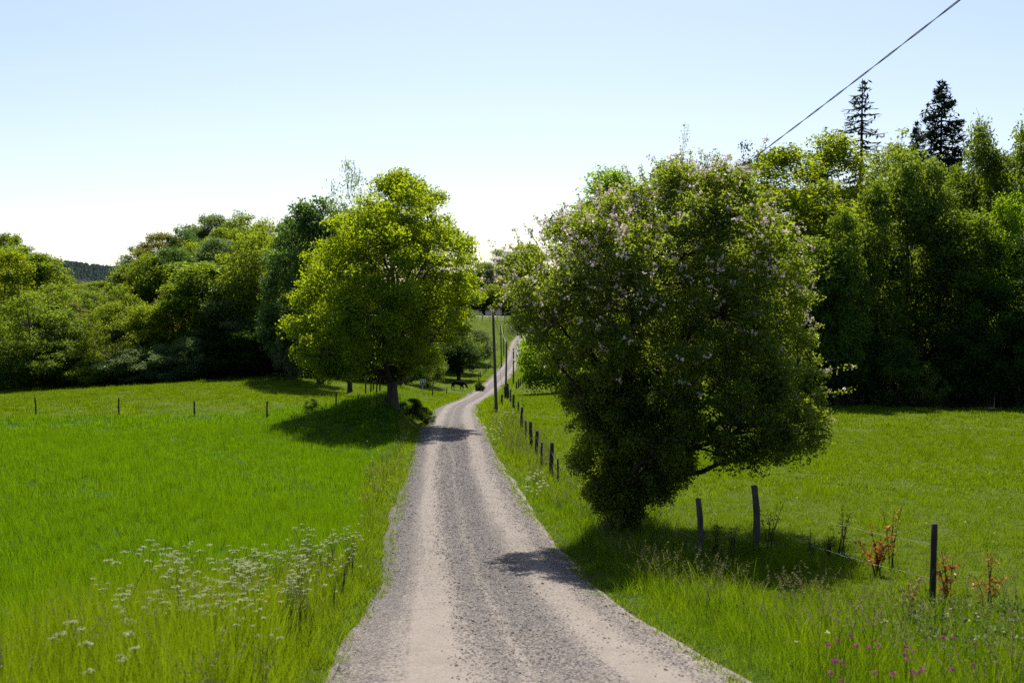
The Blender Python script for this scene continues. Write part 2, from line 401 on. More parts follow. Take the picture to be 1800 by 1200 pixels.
vor2 = t.n("ShaderNodeTexVoronoi"); vor2.inputs["Scale"].default_value = 75; t.put(vor2.inputs["Vector"], co)
vs = t.n("ShaderNodeSeparateColor"); t.put(vs.inputs[0], vor.outputs["Color"])
stone = t.ramp(vs.outputs[0], [(0, (.034, .030, .029)), (.35, (.086, .077, .073)), (.75, (.155, .138, .129)), (1, (.27, .242, .225))])
stone = t.mix(t.ramp(vor.outputs["Distance"], [(.3, g3(1)), (.75, g3(.3))]), (.06, .051, .050), stone)
fine = t.noise(60, 4, co, .8)
sand = t.ramp(fine, [(.25, (.125, .106, .087)), (.75, (.250, .215, .178))])
sand = t.mix(.3, sand, t.ramp(vor2.outputs["Color"], [(.2, (.10, .084, .076)), (.9, (.32, .275, .245))]))
# the loose stones sit on the sand where the wheels do not sweep
cov = t.math('SUBTRACT', t.math('ADD', t.math('MULTIPLY', vs.outputs[1], .9), .1), track)
cov = t.ramp(t.math('ADD', t.math('MULTIPLY', cov, 2.0), .45), [(.3, g3(0)), (.6, g3(1))])
col = t.mix(cov, sand, stone)
mott = t.noise(1.7, 6, co, .7)
col = t.mix(t.ramp(mott, [(.38, g3(.45)), (.55, g3(0))]), col, t.mix(1.0, col, (.72, .70, .68), 'MULTIPLY'))
p = t.n("ShaderNodeBsdfPrincipled", Roughness=.9); t.put(p.inputs["Base Color"], col); p.inputs["Specular IOR Level"].default_value = .25
hh = t.mix(cov, t.mix(1.0, fine, g3(.3), 'MULTIPLY'), t.math('SUBTRACT', 1.0, vor.outputs["Distance"]))
t.put(p.inputs["Normal"], t.bump(hh, .9, .02))
M['road'] = t.done(p.outputs[0])
tag(obj("road", rm, M['road']), kind="structure")

# ------------------------------------------------------------------ scattered stuff through geometry nodes
def scatter(name, P, idxs, rots, scales, protos, label=None):
    """P points; protos: list of meshes; one object that draws them all"""
    col = bpy.data.collections.new(name + " sources")
    for i, me in enumerate(protos):
        o = bpy.data.objects.new("%s_%02d" % (name, i), me); col.objects.link(o)
    me = bpy.data.meshes.new(name); me.vertices.add(len(P)); me.vertices.foreach_set("co", np.asarray(P, np.float32).ravel())
    a = me.attributes.new("pick", 'INT', 'POINT'); a.data.foreach_set("value", np.asarray(idxs, np.int32))
    a = me.attributes.new("rot", 'FLOAT_VECTOR', 'POINT'); a.data.foreach_set("vector", np.asarray(rots, np.float32).ravel())
    a = me.attributes.new("scl", 'FLOAT_VECTOR', 'POINT'); a.data.foreach_set("vector", np.asarray(scales, np.float32).ravel())
    o = link(bpy.data.objects.new(name, me))
    ng = bpy.data.node_groups.new(name + " scatter", 'GeometryNodeTree')
    ng.interface.new_socket("Geometry", in_out='INPUT', socket_type='NodeSocketGeometry')
    ng.interface.new_socket("Geometry", in_out='OUTPUT', socket_type='NodeSocketGeometry')
    N = ng.nodes; L = ng.links
    gi = N.new("NodeGroupInput"); go = N.new("NodeGroupOutput")
    ci = N.new("GeometryNodeCollectionInfo"); ci.inputs["Collection"].default_value = col
    ci.inputs["Separate Children"].default_value = True; ci.inputs["Reset Children"].default_value = True
    ip = N.new("GeometryNodeInstanceOnPoints"); ip.inputs["Pick Instance"].default_value = True
    def na(nm, ty):
        q = N.new("GeometryNodeInputNamedAttribute"); q.data_type = ty; q.inputs["Name"].default_value = nm; return q.outputs["Attribute"]
    L.new(gi.outputs[0], ip.inputs["Points"]); L.new(ci.outputs[0], ip.inputs["Instance"])
    L.new(na("pick", 'INT'), ip.inputs["Instance Index"]); L.new(na("rot", 'FLOAT_VECTOR'), ip.inputs["Rotation"])
    L.new(na("scl", 'FLOAT_VECTOR'), ip.inputs["Scale"]); L.new(ip.outputs[0], go.inputs[0])
    md = o.modifiers.new("scatter", 'NODES'); md.node_group = ng
    return tag(o, label, None, None, "stuff")

def blades(n, rad, hgt, wid, lean, rng, mat, seg=3, hv=.35):
    """a tuft of curved blades"""
    a = rng.uniform(0, 2 * math.pi, n); r = rad * np.sqrt(rng.random(n)); b0 = np.stack([r * np.cos(a), r * np.sin(a), np.full(n, -.02)], -1)
    h = hgt * (1 - hv + 2 * hv * rng.random(n)); w = wid * rng.uniform(.6, 1.3, n)
    d = rng.uniform(0, 2 * math.pi, n); D = np.stack([np.cos(d), np.sin(d), np.zeros(n)], -1); ln = lean * h * rng.uniform(.1, 1.2, n)
    fa = rng.uniform(0, math.pi, n); S = np.stack([np.cos(fa), np.sin(fa), np.zeros(n)], -1)
    V = []; 
    for k in range(seg + 1):
        q = k / seg; c_ = b0 + D * (ln * q * q)[:, None] + np.array([0, 0, 1.0]) * (h * (q - .25 * lean * q * q))[:, None]
        ww = (w * (1 - q ** 1.6) + .0006)[:, None] * S / 2
        V += [c_ - ww, c_ + ww]
    V = np.stack(V, 1); m = 2 * (seg + 1); Fq = []
    o = (np.arange(n) * m)[:, None]
    for k in range(seg): Fq.append(o + np.array([[2 * k, 2 * k + 1, 2 * k + 3, 2 * k + 2]]))
    lv = np.repeat(rng.random(n), m)
    me = mesh_np("tuft", V.reshape(-1, 3), np.concatenate(Fq), {"lv": ('FLOAT', lv)}); me.materials.append(mat); return me
def join(parts):
    """parts: list of (V, F, lv, matindex) and a material list -> mesh"""
    pass
def seed_tuft(rng, n=5, h=.75, matA=None, matB=None):
    L = []; HV = []; HN = []
    for i in range(n):
        a = rng.uniform(0, 6.28); le = rng.uniform(.05, .3); b = rng.normal(0, .08, 2); hh = h * rng.uniform(.7, 1.2)
        P = np.array([[b[0] + math.cos(a) * le * q * q, b[1] + math.sin(a) * le * q * q, hh * q] for q in (0, .35, .7, 1)])
        L.append((P, [.0025, .002, .0016, .001]))
        for k in range(14):
            q = rng.uniform(.8, 1.0); HV.append([b[0] + math.cos(a) * le * q * q + rng.normal(0, .008), b[1] + math.sin(a) * le * q * q + rng.normal(0, .008), hh * q + rng.normal(0, .01)])
    V, Fq = tubes(L, 4); C = np.array(HV); n2 = len(C)
    V2, F2 = leaves(C, unit(rng.normal(size=(n2, 3))), np.full(n2, .022), np.full(n2, .009), rng)
    me = mesh_np("seedtuft", np.concatenate([V, V2]), np.concatenate([Fq, F2 + len(V)]), {"lv": ('FLOAT', np.concatenate([np.full(len(V), .6), np.repeat(rng.random(n2), 4)]))})
    me.materials.append(matA); me.materials.append(matB)
    mi = np.zeros(len(me.polygons), np.int32); mi[len(Fq):] = 1; me.polygons.foreach_set("material_index", mi); return me

rg = np.random.default_rng(5)
def band(y0, y1, dens, side=1.18, mx=3.0):
    """random points of a band of distance inside the widened view"""
    yy = []; area = 0
    xs_, ys_ = [], []
    step = (y1 - y0) / 12
    for k in range(12):
        a, b = y0 + k * step, y0 + (k + 1) * step; hw = .5143 * side * (a + b) / 2 + mx
        n = int(dens * 2 * hw * (b - a)); xs_.append(rg.uniform(-hw, hw, n)); ys_.append(rg.uniform(a, b, n))
    return np.concatenate(xs_), np.concatenate(ys_)
def offroad(x, y, e=0.0):
    s = np.abs(x - RX(y)); return s > HW - .03 + .08 * wob(x * 3.1, y * 2.7) + .10 * np.sin(y * 9.1 + 3 * np.sin(y * 2.3)) + .08 * np.sin(y * 17.7) + e + .08 * (1 - smooth(10, 18, y)) + .24 * (1 - smooth(9, 18, y)) * (x < RX(y))
def cell(x, y, a, b, k):
    i = np.floor(x / a + .3 * np.sin(y)); j = np.floor(y / b + .3 * np.sin(x * 1.7)); h = np.sin(i * 127.1 + j * 311.7 + k) * 43758.5453
    return h - np.floor(h)
LOD = [(3.5, 14, 72, 'a'), (14, 27, 34, 'b'), (27, 55, 13, 'c'), (55, 125, 3.2, 'd'), (125, 300, 1.5, 'e')]
SPEC = {'a': (20, .11, 1, .0046), 'b': (26, .14, 1, .0068), 'c': (34, .24, 1, .013), 'd': (46, .52, 1, .03), 'e': (34, .75, 1, .07)}
HG = {0: .24, 1: .14, 2: .27}; MT = {0: M['grass_field'], 1: M['grass_meadow'], 2: M['grass_verge']}; LEAN = {0: .35, 1: .7, 2: .6}
for zid, nm in ((0, 'field_grass'), (1, 'meadow_grass'), (2, 'verge_grass')):
    protos = []; PX = []; IX = []; SC = []
    for (y0, y1, dens, lod) in LOD:
        nb, rad, _, wd = SPEC[lod]
        x, y = band(y0, y1, dens); k = (zones(x, y) == zid) & offroad(x, y); x = x[k]; y = y[k]
        if zid == 2 and lod in 'abc':          # the verge is patchy near the gravel
            s = np.abs(x - RX(y)) - HW; k = rg.random(len(x)) < np.clip(.75 + s * 1.2, 0, 1); x = x[k]; y = y[k]
        cw = hit(806, 685.5); k = ~((np.abs(x - cw[0]) < 2.2) & (y > cw[1] - 9) & (y < cw[1] + 1.5)); x = x[k]; y = y[k]      # grazed short round the cow
        if len(x) == 0: continue
        i0 = len(protos)
        for v in range(3):
            protos.append(blades(nb, rad, HG[zid] * (.7 if lod == 'e' else 1), wd, LEAN[zid], rg, MT[zid], 3 if lod in 'abc' else 2, .45))
        if zid == 2:
            for v in range(3): protos.append(blades(nb + 6, rad, HG[zid] * .85, wd * .8, LEAN[zid], rg, M['grass_verge_green'], 3 if lod in 'abc' else 2, .45))
        z = ground(x, y); sc_ = .62 + .6 * rg.random(len(x)) + .12 * wob(x * .7, y * .7) + .16 * wob(x * 3.3 + 2, y * 2.9) + .35 * (cell(x, y, .5, .8, 1) - .5) + .30 * (cell(x, y, 2.1, 3.4, 2) - .5)
        if zid == 2:
            s = np.abs(x - RX(y)) - HW; sc_ = sc_ * (.45 + .8 * smooth(-.05, .9, s)) * (1 + .75 * ((x < RX(y)) & (s > .7)) * (1 - smooth(12, 20, y)))
        if zid == 1: sc_ = sc_ * (1 + .9 * (rg.random(len(x)) < .07)) * (1 + .9 * (cell(x, y, 1.3, 2.2, 7) > .9))
        PX.append(np.stack([x, y, z], -1)); IX.append(i0 + rg.integers(0, 3, len(x)) + (3 * ((x > RX(y)) & (rg.random(len(x)) < .75 * (1 - smooth(25, 40, y)))) if zid == 2 else 0)); SC.append(sc_)
    PX = np.concatenate(PX); IX = np.concatenate(IX); SC = np.concatenate(SC)
    ro = np.zeros((len(PX), 3)); ro[:, 2] = rg.uniform(0, 6.283, len(PX)); ro[:, :2] = rg.normal(0, .12, (len(PX), 2)) * (PX[:, 1:2] < 100)
    S3 = np.stack([np.ones(len(SC)), np.ones(len(SC)), SC], -1)
    scatter(nm, PX, IX, ro, S3, protos)
    print(nm, len(PX))

# tall stalks with seed heads in the verges
x, y = band(5, 60, 5.0); s = np.abs(x - RX(y)) - HW
k = (s > .45) & (zones(x, y) == 2); x, y = x[k], y[k]
protos = [seed_tuft(rg, 5, .62, M['stem'], M['seed']) for _ in range(3)]
ro = np.zeros((len(x), 3)); ro[:, 2] = rg.uniform(0, 6.28, len(x)); sz = rg.uniform(.6, 1.15, len(x))
scatter("seed_grass", np.stack([x, y, ground(x, y)], -1), rg.integers(0, 3, len(x)), ro, np.repeat(sz[:, None], 3, 1), protos)

x, y = band(6, 45, 1.6); s = np.abs(x - RX(y)) - HW; k = (s > .5) & (zones(x, y) == 2) & (rg.random(len(x)) < .6); x, y = x[k], y[k]
x2 = rg.uniform(1.2, 4.2, 110); y2 = rg.uniform(15.5, 19.5, 110); k = (x2 - RX(y2)) > HW + .5; x = np.concatenate([x, x2[k]]); y = np.concatenate([y, y2[k]])
ro = np.zeros((len(x), 3)); ro[:, 2] = rg.uniform(0, 6.28, len(x)); sz = rg.uniform(.6, 1.1, len(x))
scatter("tall_grass", np.stack([x, y, ground(x, y)], -1), rg.integers(0, 3, len(x)), ro, np.repeat(sz[:, None], 3, 1), [blades(22, .12, .58, .011, .75, rg, M['grass_verge'], 5, .4) for _ in range(3)])
# thin tufts creeping onto the gravel
n = 2600; y = 5 + 50 * rg.random(n) ** 1.2; sd = np.where(rg.random(n) < .5, -1.0, 1.0); x = RX(y) + sd * (HW - .04 + .26 * (1 - smooth(9, 18, y)) * (sd < 0) + np.abs(rg.normal(0, .08, n)) * np.where(rg.random(n) < .4, -1, 1) + .06 * wob(y * 2, y))
ro = np.zeros((n, 3)); ro[:, 2] = rg.uniform(0, 6.28, n); sz = rg.uniform(.4, 1.3, n)
scatter("edge_grass", np.stack([x, y, np.maximum(ground(x, y), RZ(y) + .02 + road_h(x - RX(y), y)) - .005], -1), rg.integers(0, 3, n), ro, np.repeat(sz[:, None], 3, 1), [blades(11, .07, .09, .007, .9, rg, M['grass_verge'], 3, .5) for _ in range(3)])
# small dandelion clocks and daisies as specks
def speck_flower(rng, h, r, npet, mat):
    n = npet; C = rng.normal(size=(n, 3)); C = unit(C) * r * rng.uniform(.6, 1, (n, 1)); C[:, 2] = C[:, 2] * .6 + h
    V2, F2 = leaves(C, unit(rng.normal(size=(n, 3)) + [0, 0, 1]), np.full(n, r * .9), np.full(n, r * .6), rng)
    V, Fq = tubes([(np.array([[0, 0, 0], [.01, 0, h * .5], [0, 0, h]]), [.0022, .002, .0015])], 4)
    me = mesh_np("speck", np.concatenate([V, V2]), np.concatenate([Fq, F2 + len(V)]), {"lv": ('FLOAT', np.concatenate([np.full(len(V), .5), np.repeat(rng.random(n), 4)]))})
    me.materials.append(M['stem']); me.materials.append(mat)
    mi = np.zeros(len(me.polygons), np.int32); mi[len(Fq):] = 1; me.polygons.foreach_set("material_index", mi); return me
def strew(name, x, y, protos, s0=.8, s1=1.2):
    ro = np.zeros((len(x), 3)); ro[:, 2] = rg.uniform(0, 6.28, len(x)); sz = rg.uniform(s0, s1, len(x))
    return scatter(name, np.stack([x, y, ground(x, y)], -1), rg.integers(0, len(protos), len(x)), ro, np.repeat(sz[:, None], 3, 1), protos)
x, y = band(16, 75, .35); k = (zones(x, y) == 1) & (x > 3); strew("dandelion_clocks", x[k], y[k], [speck_flower(rg, .2, .022, 16, M['flower_white']) for _ in range(2)])
x, y = band(8, 55, 2.2); s = x - RX(y)
k = (zones(x, y) == 2) & (np.abs(s) > HW + .3) & (rg.random(len(x)) < .75 * smooth(.1, .8, wob(x * .8 + 4, y * .55))); strew("verge_flowers", x[k], y[k], [speck_flower(rg, .38, .024, 18, M['flower_white']) for _ in range(3)], .6, 1.2)
x, y = band(14, 70, .8); k = (zones(x, y) == 1) & (rg.random(len(x)) < .5); strew("buttercups", x[k], y[k], [speck_flower(rg, .19, .014, 8, M['flower_yellow']) for _ in range(2)])

# loose gravel
def pebble(rng, mat):
    import bmesh
    bm = bmesh.new(); bmesh.ops.create_icosphere(bm, subdivisions=1, radius=1)
    for v in bm.verts: v.co = Vector((v.co.x * 1.15, v.co.y * .85, v.co.z * .6)) * (1 + rng.uniform(-.28, .28))
    me = bpy.data.meshes.new("pebble"); bm.to_mesh(me); bm.free(); me.materials.append(mat); return me
t = NT("gravel stones"); oi = t.n("ShaderNodeObjectInfo").outputs["Random"]
p = t.n("ShaderNodeBsdfPrincipled", Roughness=.85)
t.put(p.inputs["Base Color"], t.ramp(oi, [(0, (.025, .022, .021)), (.4, (.075, .066, .062)), (.8, (.155, .138, .127)), (1, (.30, .265, .235))])); p.inputs["Specular IOR Level"].default_value = .3
M['stone'] = t.done(p.outputs[0])
n = 60000; yy = 5 + 60 * rg.random(n) ** 1.9; q = rg.uniform(-1.08, 1.08, n)
qq = q + .1 * wob(q, yy * .4)
den = np.interp(qq, [-1.1, -.95, -.8, -.62, -.42, -.3, 0, .25, .42, .66, .76, .9, 1.1], [.5, .8, .9, .05, .05, .8, .75, 1, .15, .07, .4, .55, .6])
k = rg.random(n) < den * (.45 + .55 * (yy > 9)) * (1 - smooth(30, 65, yy)); q = q[k]; yy = yy[k]; s = q * HW
PX = np.stack([RX(yy) + s, yy, RZ(yy) + .02 + road_h(s, yy)], -1)
ro = rg.uniform(-.4, .4, (len(s), 3)); ro[:, 2] = rg.uniform(0, 6.28, len(s))
sz = .0045 + .006 * rg.random(len(s)) ** 2 + .012 * (rg.random(len(s)) < .02) + .0004 * yy
scatter("gravel_stones", PX, rg.integers(0, 5, len(s)), ro, np.repeat(sz[:, None], 3, 1), [pebble(rg, M['stone']) for _ in range(5)])

# ------------------------------------------------------------------ trees
def bez(p0, p1, p2, n):
    q = np.linspace(0, 1, n)[:, None]; return (1 - q) ** 2 * p0 + 2 * q * (1 - q) * p1 + q * q * p2
def tree_meshes(prof, nclump, crad, nleaf, lsize, rng, trunk_r, depth=.95, inner=.35, flat=.9, droop=0.0, aspect=.6, nmain=8, trunk_top=.75,
                upbias=.35, sprigs=0, lean=0.0, branches=True, nsides=6, wpow=1.5):
    """prof: rows (z, xl, xr) relative to the trunk base. Returns crown V,F,lv and limb V,F."""
    prof = np.array(prof, float); zs, xl, xr = prof.T; H_ = zs.max()
    zz_ = np.linspace(zs.min(), zs.max(), 200); wl_ = np.interp(zz_, zs, xr) - np.interp(zz_, zs, xl)
    pw = wl_ ** wpow + .02 * wl_.max(); pw /= pw.sum()
    cz = rng.choice(zz_, nclump, p=pw) + rng.uniform(-.5, .5, nclump) * (zz_[1] - zz_[0])
    th = rng.uniform(0, 2 * math.pi, nclump); rr = inner + (1 - inner) * rng.random(nclump) ** .55
    L_ = np.interp(cz, zs, xl); R_ = np.interp(cz, zs, xr); mid = (L_ + R_) / 2; ha = (R_ - L_) / 2
    cr = crad * rng.uniform(.6, 1.35, nclump)
    sh = np.maximum(ha - cr * .75, ha * .2)
    C = np.stack([mid + rr * sh * np.cos(th), rr * sh * np.sin(th) * depth, cz], -1)
    C[:, 2] = np.minimum(C[:, 2], H_ - cr * flat * .8)
    # leaves
    k = rng.choice(nclump, nleaf, p=(cr ** 2) / (cr ** 2).sum())
    D = unit(rng.normal(size=(nleaf, 3))); D[:, 2] = np.abs(D[:, 2]) * np.where(rng.random(nleaf) < .72, 1, -1)
    rad = cr[k] * rng.random(nleaf) ** .5 * (1 + .25 * np.sin(D[:, 0] * 5 + k) * np.sin(D[:, 1] * 6 + 2 * k))
    off = D * rad[:, None]; off[:, 2] *= flat
    if droop: off[:, 2] -= droop * rng.random(nleaf) ** 1.5 * crad * 1.6; 
    P = C[k] + off; P[:, 2] = np.maximum(P[:, 2], .12)
    N = unit(rng.normal(size=(nleaf, 3)) + np.array([0, 0, upbias]) + D * .4)
    Ls = lsize * rng.uniform(.6, 1.35, nleaf)
    V, Fq = leaves(P, N, Ls, Ls * aspect, rng, up=.5 + droop)
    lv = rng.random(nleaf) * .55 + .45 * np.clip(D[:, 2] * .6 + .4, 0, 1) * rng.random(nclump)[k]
    lines = []
    if branches:
        tt = H_ * trunk_top; nt = 9; q = np.linspace(0, 1, nt)
        T = np.stack([lean * q + .012 * H_ * np.sin(q * 5 + rng.uniform(0, 6)) * q, .012 * H_ * np.sin(q * 4 + rng.uniform(0, 6)) * q, q * tt], -1)
        T[0, 2] = -.3
        Tr = trunk_r * (1 - .9 * q) ** .8 + .01; Tr[0] *= 1.45; Tr[1] *= 1.02
        lines.append((T, Tr))
        # main limbs go to well spread clumps, the rest hang on the limbs
        far_ = [int(np.argmax(C[:, 2]))]; dmin = ((C - C[far_[0]]) ** 2).sum(1)
        for _ in range(nmain - 1):
            i = int(np.argmax(dmin)); far_.append(i); dmin = np.minimum(dmin, ((C - C[i]) ** 2).sum(1))
        pool_p = [T[2:]]; pool_r = [Tr[2:]]
        for i in far_:
            e = C[i]; hz = np.clip(e[2] - .75 * math.hypot(e[0], e[1]) - .1 * H_, .10 * H_, tt * .95)
            j = np.interp(hz, T[:, 2], np.arange(nt)); b = np.array([np.interp(hz, T[:, 2], T[:, 0]), np.interp(hz, T[:, 2], T[:, 1]), hz])
            r0 = np.interp(hz, T[:, 2], Tr) * .6
            m_ = (b + e) / 2 + np.array([0, 0, .12 * np.linalg.norm(e - b)]) * (1 - droop) + rng.normal(0, .04 * H_, 3)
            Q = bez(b, m_, e, 9); Q[1:-1] += rng.normal(0, .008 * H_, (7, 3)); rr_ = r0 * (1 - np.linspace(0, 1, 9) * .88)
            lines.append((Q, rr_)); pool_p.append(Q[2:]); pool_r.append(rr_[2:])
        PP = np.concatenate(pool_p); PR = np.concatenate(pool_r)
        for i in range(nclump):
            if i in far_: continue
            e = C[i]; d = ((PP - e) ** 2).sum(1) + (PP[:, 2] > e[2] + .02 * H_) * (.1 * H_) ** 2
            j = int(np.argmin(d)); b = PP[j]; r0 = min(PR[j] * .6, .008 * H_ * (1 + .5 * math.sqrt(d[j])))
            m_ = (b + e) / 2 + rng.normal(0, .12 * math.sqrt(d[j]) + .01, 3); Q = bez(b, m_, e, 5)
            lines.append((Q, r0 * np.array([1, .8, .6, .4, .2]) + .004))
            for _ in range(3 if sprigs else 1):
                dd = unit(rng.normal(size=3) + [0, 0, .3]) * cr[i] * .9
                lines.append((np.stack([e, e + dd * .5 + rng.normal(0, .05, 3), e + dd]), np.array([.3, .2, .1]) * r0 + .003))
        for _ in range(sprigs):
            i = rng.integers(0, nclump); b = C[i]; dd = unit(b - np.array([mid.mean(), 0, H_ * .35]) + rng.normal(0, .6, 3)) * crad * rng.uniform(.8, 1.5)
            lines.append((np.stack([b, b + dd * .55 + rng.normal(0, .05, 3), b + dd]), np.array([.014, .009, .004])))
    BV, BF = tubes(lines, nsides) if lines else (np.zeros((0, 3)), np.zeros((0, 4), int))
    return V, Fq, lv, BV, BF, C, cr
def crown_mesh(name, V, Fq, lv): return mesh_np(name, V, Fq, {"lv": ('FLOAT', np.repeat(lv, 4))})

# -- the prototypes of the woods (each about 10 m high)
PROTO = {}
def proto(key, prof, nclump, crad, nleaf, lsize, tr, bark='bark_dark', **kw):
    rng = np.random.default_rng(abs(hash_(key))); V, Fq, lv, BV, BF, C, cr = tree_meshes(prof, nclump, crad, nleaf, lsize, rng, tr, **kw)
    PROTO[key] = (crown_mesh(key + " crown", V, Fq, lv), mesh_np(key + " trunk", BV, BF, None, True), bark)
def hash_(s): return sum((i + 1) * ord(c) * 7919 for i, c in enumerate(s)) % 100003
def oval(z0, z1, w, belly=.45, n=9, jit=.12, seed=0):
    rng = np.random.default_rng(seed); out = []
    for q in np.linspace(0, 1, n):
        e = (math.sin(math.pi * q ** (math.log(.5) / math.log(belly)))) ** .6 if 0 < q < 1 else .18
        out.append((z0 + (z1 - z0) * q, -w * e * (1 + rng.uniform(-jit, jit)), w * e * (1 + rng.uniform(-jit, jit))))
    return out
proto('roundA', oval(1.4, 10, 4.2, .45, seed=1), 75, 1.05, 26000, .21, .22)
proto('roundB', oval(1.0, 10, 4.0, .55, seed=2, jit=.22), 90, .85, 26000, .19, .2)
proto('tallA', oval(1.2, 10, 2.6, .5, seed=3, jit=.18), 80, .72, 24000, .16, .17)
proto('tallB', oval(.8, 10, 2.3, .4, seed=4, jit=.25), 70, .66, 22000, .15, .15)
proto('airy', oval(1.5, 10, 3.6, .5, seed=5, jit=.2), 85, .75, 13000, .15, .14, nmain=11, sprigs=30)
proto('bushA', oval(.1, 10, 6.2, .4, seed=6, jit=.2), 80, 1.4, 24000, .3, .12, nmain=10)
proto('bushB', oval(.1, 10, 5.2, .5, seed=7, jit=.25), 80, 1.2, 22000, .24, .12, nmain=10, upbias=.2)
proto('birch', oval(2.2, 10, 2.9, .45, seed=8, jit=.3), 75, .55, 24000, .12, .14, droop=1.0, flat=.9, nmain=9, sprigs=12)
proto('wisp', oval(3.2, 10, 2.0, .5, seed=9, jit=.2), 70, .5, 2300, .11, .11, nmain=12, sprigs=90)
proto('edgeA', [(1.2, -.5, .5), (2.2, -1.2, 1.1), (3.6, -1.6, 1.5), (5.2, -1.9, 1.8), (6.8, -1.7, 1.9), (8.2, -1.5, 1.35), (9.2, -.95, 1.0), (10, -.3, .4)], 110, .48, 30000, .105, .1, nmain=12, sprigs=20, inner=.25)
proto('edgeB', [(.8, -.6, .7), (2.4, -1.5, 1.3), (4.2, -1.7, 1.9), (5.4, -1.4, 1.6), (6.6, -1.9, 1.5), (7.9, -1.3, 1.6), (9.1, -1.1, .8), (10, -.35, .3)], 95, .52, 28000, .105, .1, nmain=12, sprigs=30, inner=.3)
proto('edgeC', [(1.5, -.5, .5), (3.0, -1.3, 1.6), (4.6, -1.8, 1.5), (6.2, -1.6, 2.0), (7.6, -1.9, 1.5), (8.8, -1.1, 1.4), (9.5, -.8, .7), (10, -.3, .3)], 80, .5, 24000, .09, .1, nmain=14, sprigs=50, inner=.3)
def spruce_proto(key, n_lev, R0, dens, seed, thin=False):
    rng = np.random.default_rng(seed); lines = [(np.array([[0, 0, -.2], [0, 0, 3], [0, 0, 7], [0, 0, 10]]), np.array([.16, .11, .05, .01]))]
    PC, PD = [], []
    for i in range(n_lev):
        q = i / (n_lev - 1); z = .9 + 9.0 * q; Rr = R0 * (1 - q) ** .78 * (1 if not thin else .85) + .1
        for j in range(int(rng.integers(5, 8))):
            if thin and rng.random() < .22: continue
            a = rng.uniform(0, 6.283); l = Rr * rng.uniform(.6, 1.15); d = np.array([math.cos(a), math.sin(a), 0])
            P = np.array([[0, 0, z], list(d * l * .5 + [0, 0, z - .14 * l]), list(d * l + [0, 0, z - .16 * l + .04])])
            lines.append((P, np.array([.025, .015, .005])))
            m = int(dens * l) + 3; qs = rng.random(m) ** .7
            pp = P[0] + (P[2] - P[0]) * qs[:, None]; pp[:, 2] -= .1 * l * np.sin(math.pi * qs)
            side = np.stack([-np.full(m, d[1]), np.full(m, d[0]), np.zeros(m)], -1) * (rng.normal(0, .16, m) * (.4 + l * .5))[:, None]
            pp = pp + side; pp[:, 2] -= rng.random(m) * (.16 if not thin else .1)
            PC.append(pp); PD.append(np.repeat(d[None], m, 0))
    C = np.concatenate(PC); n_ = len(C); N = unit(rng.normal(size=(n_, 3)) * .6 + [0, 0, .8])
    Ls = rng.uniform(.1, .24, n_); V, Fq = leaves(C, N, Ls, Ls * .28, rng, .6)
    BV, BF = tubes(lines, 4); PROTO[key] = (crown_mesh(key + " crown", V, Fq, rng.random(n_)), mesh_np(key + " trunk", BV, BF), 'bark_dark')
spruce_proto('spruce', 46, 2.2, 62, 21)
spruce_proto('thinspruce', 44, 2.5, 13, 22, True)

def plant_tree(name, label, u, vtop, wpx, key, mat, d=None, vbase=None, group=None, cat='tree', rz=None, bark=None):
    """a tree standing at distance d whose top shows at (u, vtop) and whose crown is wpx wide"""
    if d is None: X, Y, Z = hit(u, vbase)
    else:
        a, b = ray(u, vtop); X, Y = a * d, d; Z = gz(X, Y)
    a, b = ray(u, vtop); h = max(b * Y - Z, .8)
    cm, tm, bk = PROTO[key]; co_ = np.empty(len(cm.vertices) * 3, np.float32); cm.vertices.foreach_get("co", co_); co_ = co_.reshape(-1, 3)
    wid = np.percentile(co_[:, 0], 98) - np.percentile(co_[:, 0], 2)
    if h / 10 > 1.45 * wpx / FPX * Y / wid and key[:4] in ('roun', 'tall', 'airy'):      # tall in proportion: a forest-edge crown
        key = 'edge' + 'ABC'[int(u * 7) % 3]; cm, tm, bk = PROTO[key]; co_ = np.empty(len(cm.vertices) * 3, np.float32); cm.vertices.foreach_get("co", co_); co_ = co_.reshape(-1, 3)
        wid = np.percentile(co_[:, 0], 98) - np.percentile(co_[:, 0], 2); wpx = wpx * 1.15
    sx = wpx / FPX * Y / wid; sz_ = h / np.percentile(co_[:, 2], 99.7)
    t_ = thing(name, label, cat, (X, Y, Z - .05), rz if rz is not None else random.uniform(0, 6.28), group); t_.scale = (sx, sx, sz_)
    for nm, me, mt in (("trunk", tm, M[bark or bk]), ("crown", cm, M[mat])):
        if not me.materials: me.materials.append(mt)
        o = obj(nm, me, None, t_); o.material_slots[0].link = 'OBJECT'; o.material_slots[0].material = mt
    return t_
random.seed(4)
WL = "trees of the left wood"; WR = "trees of the right wood"
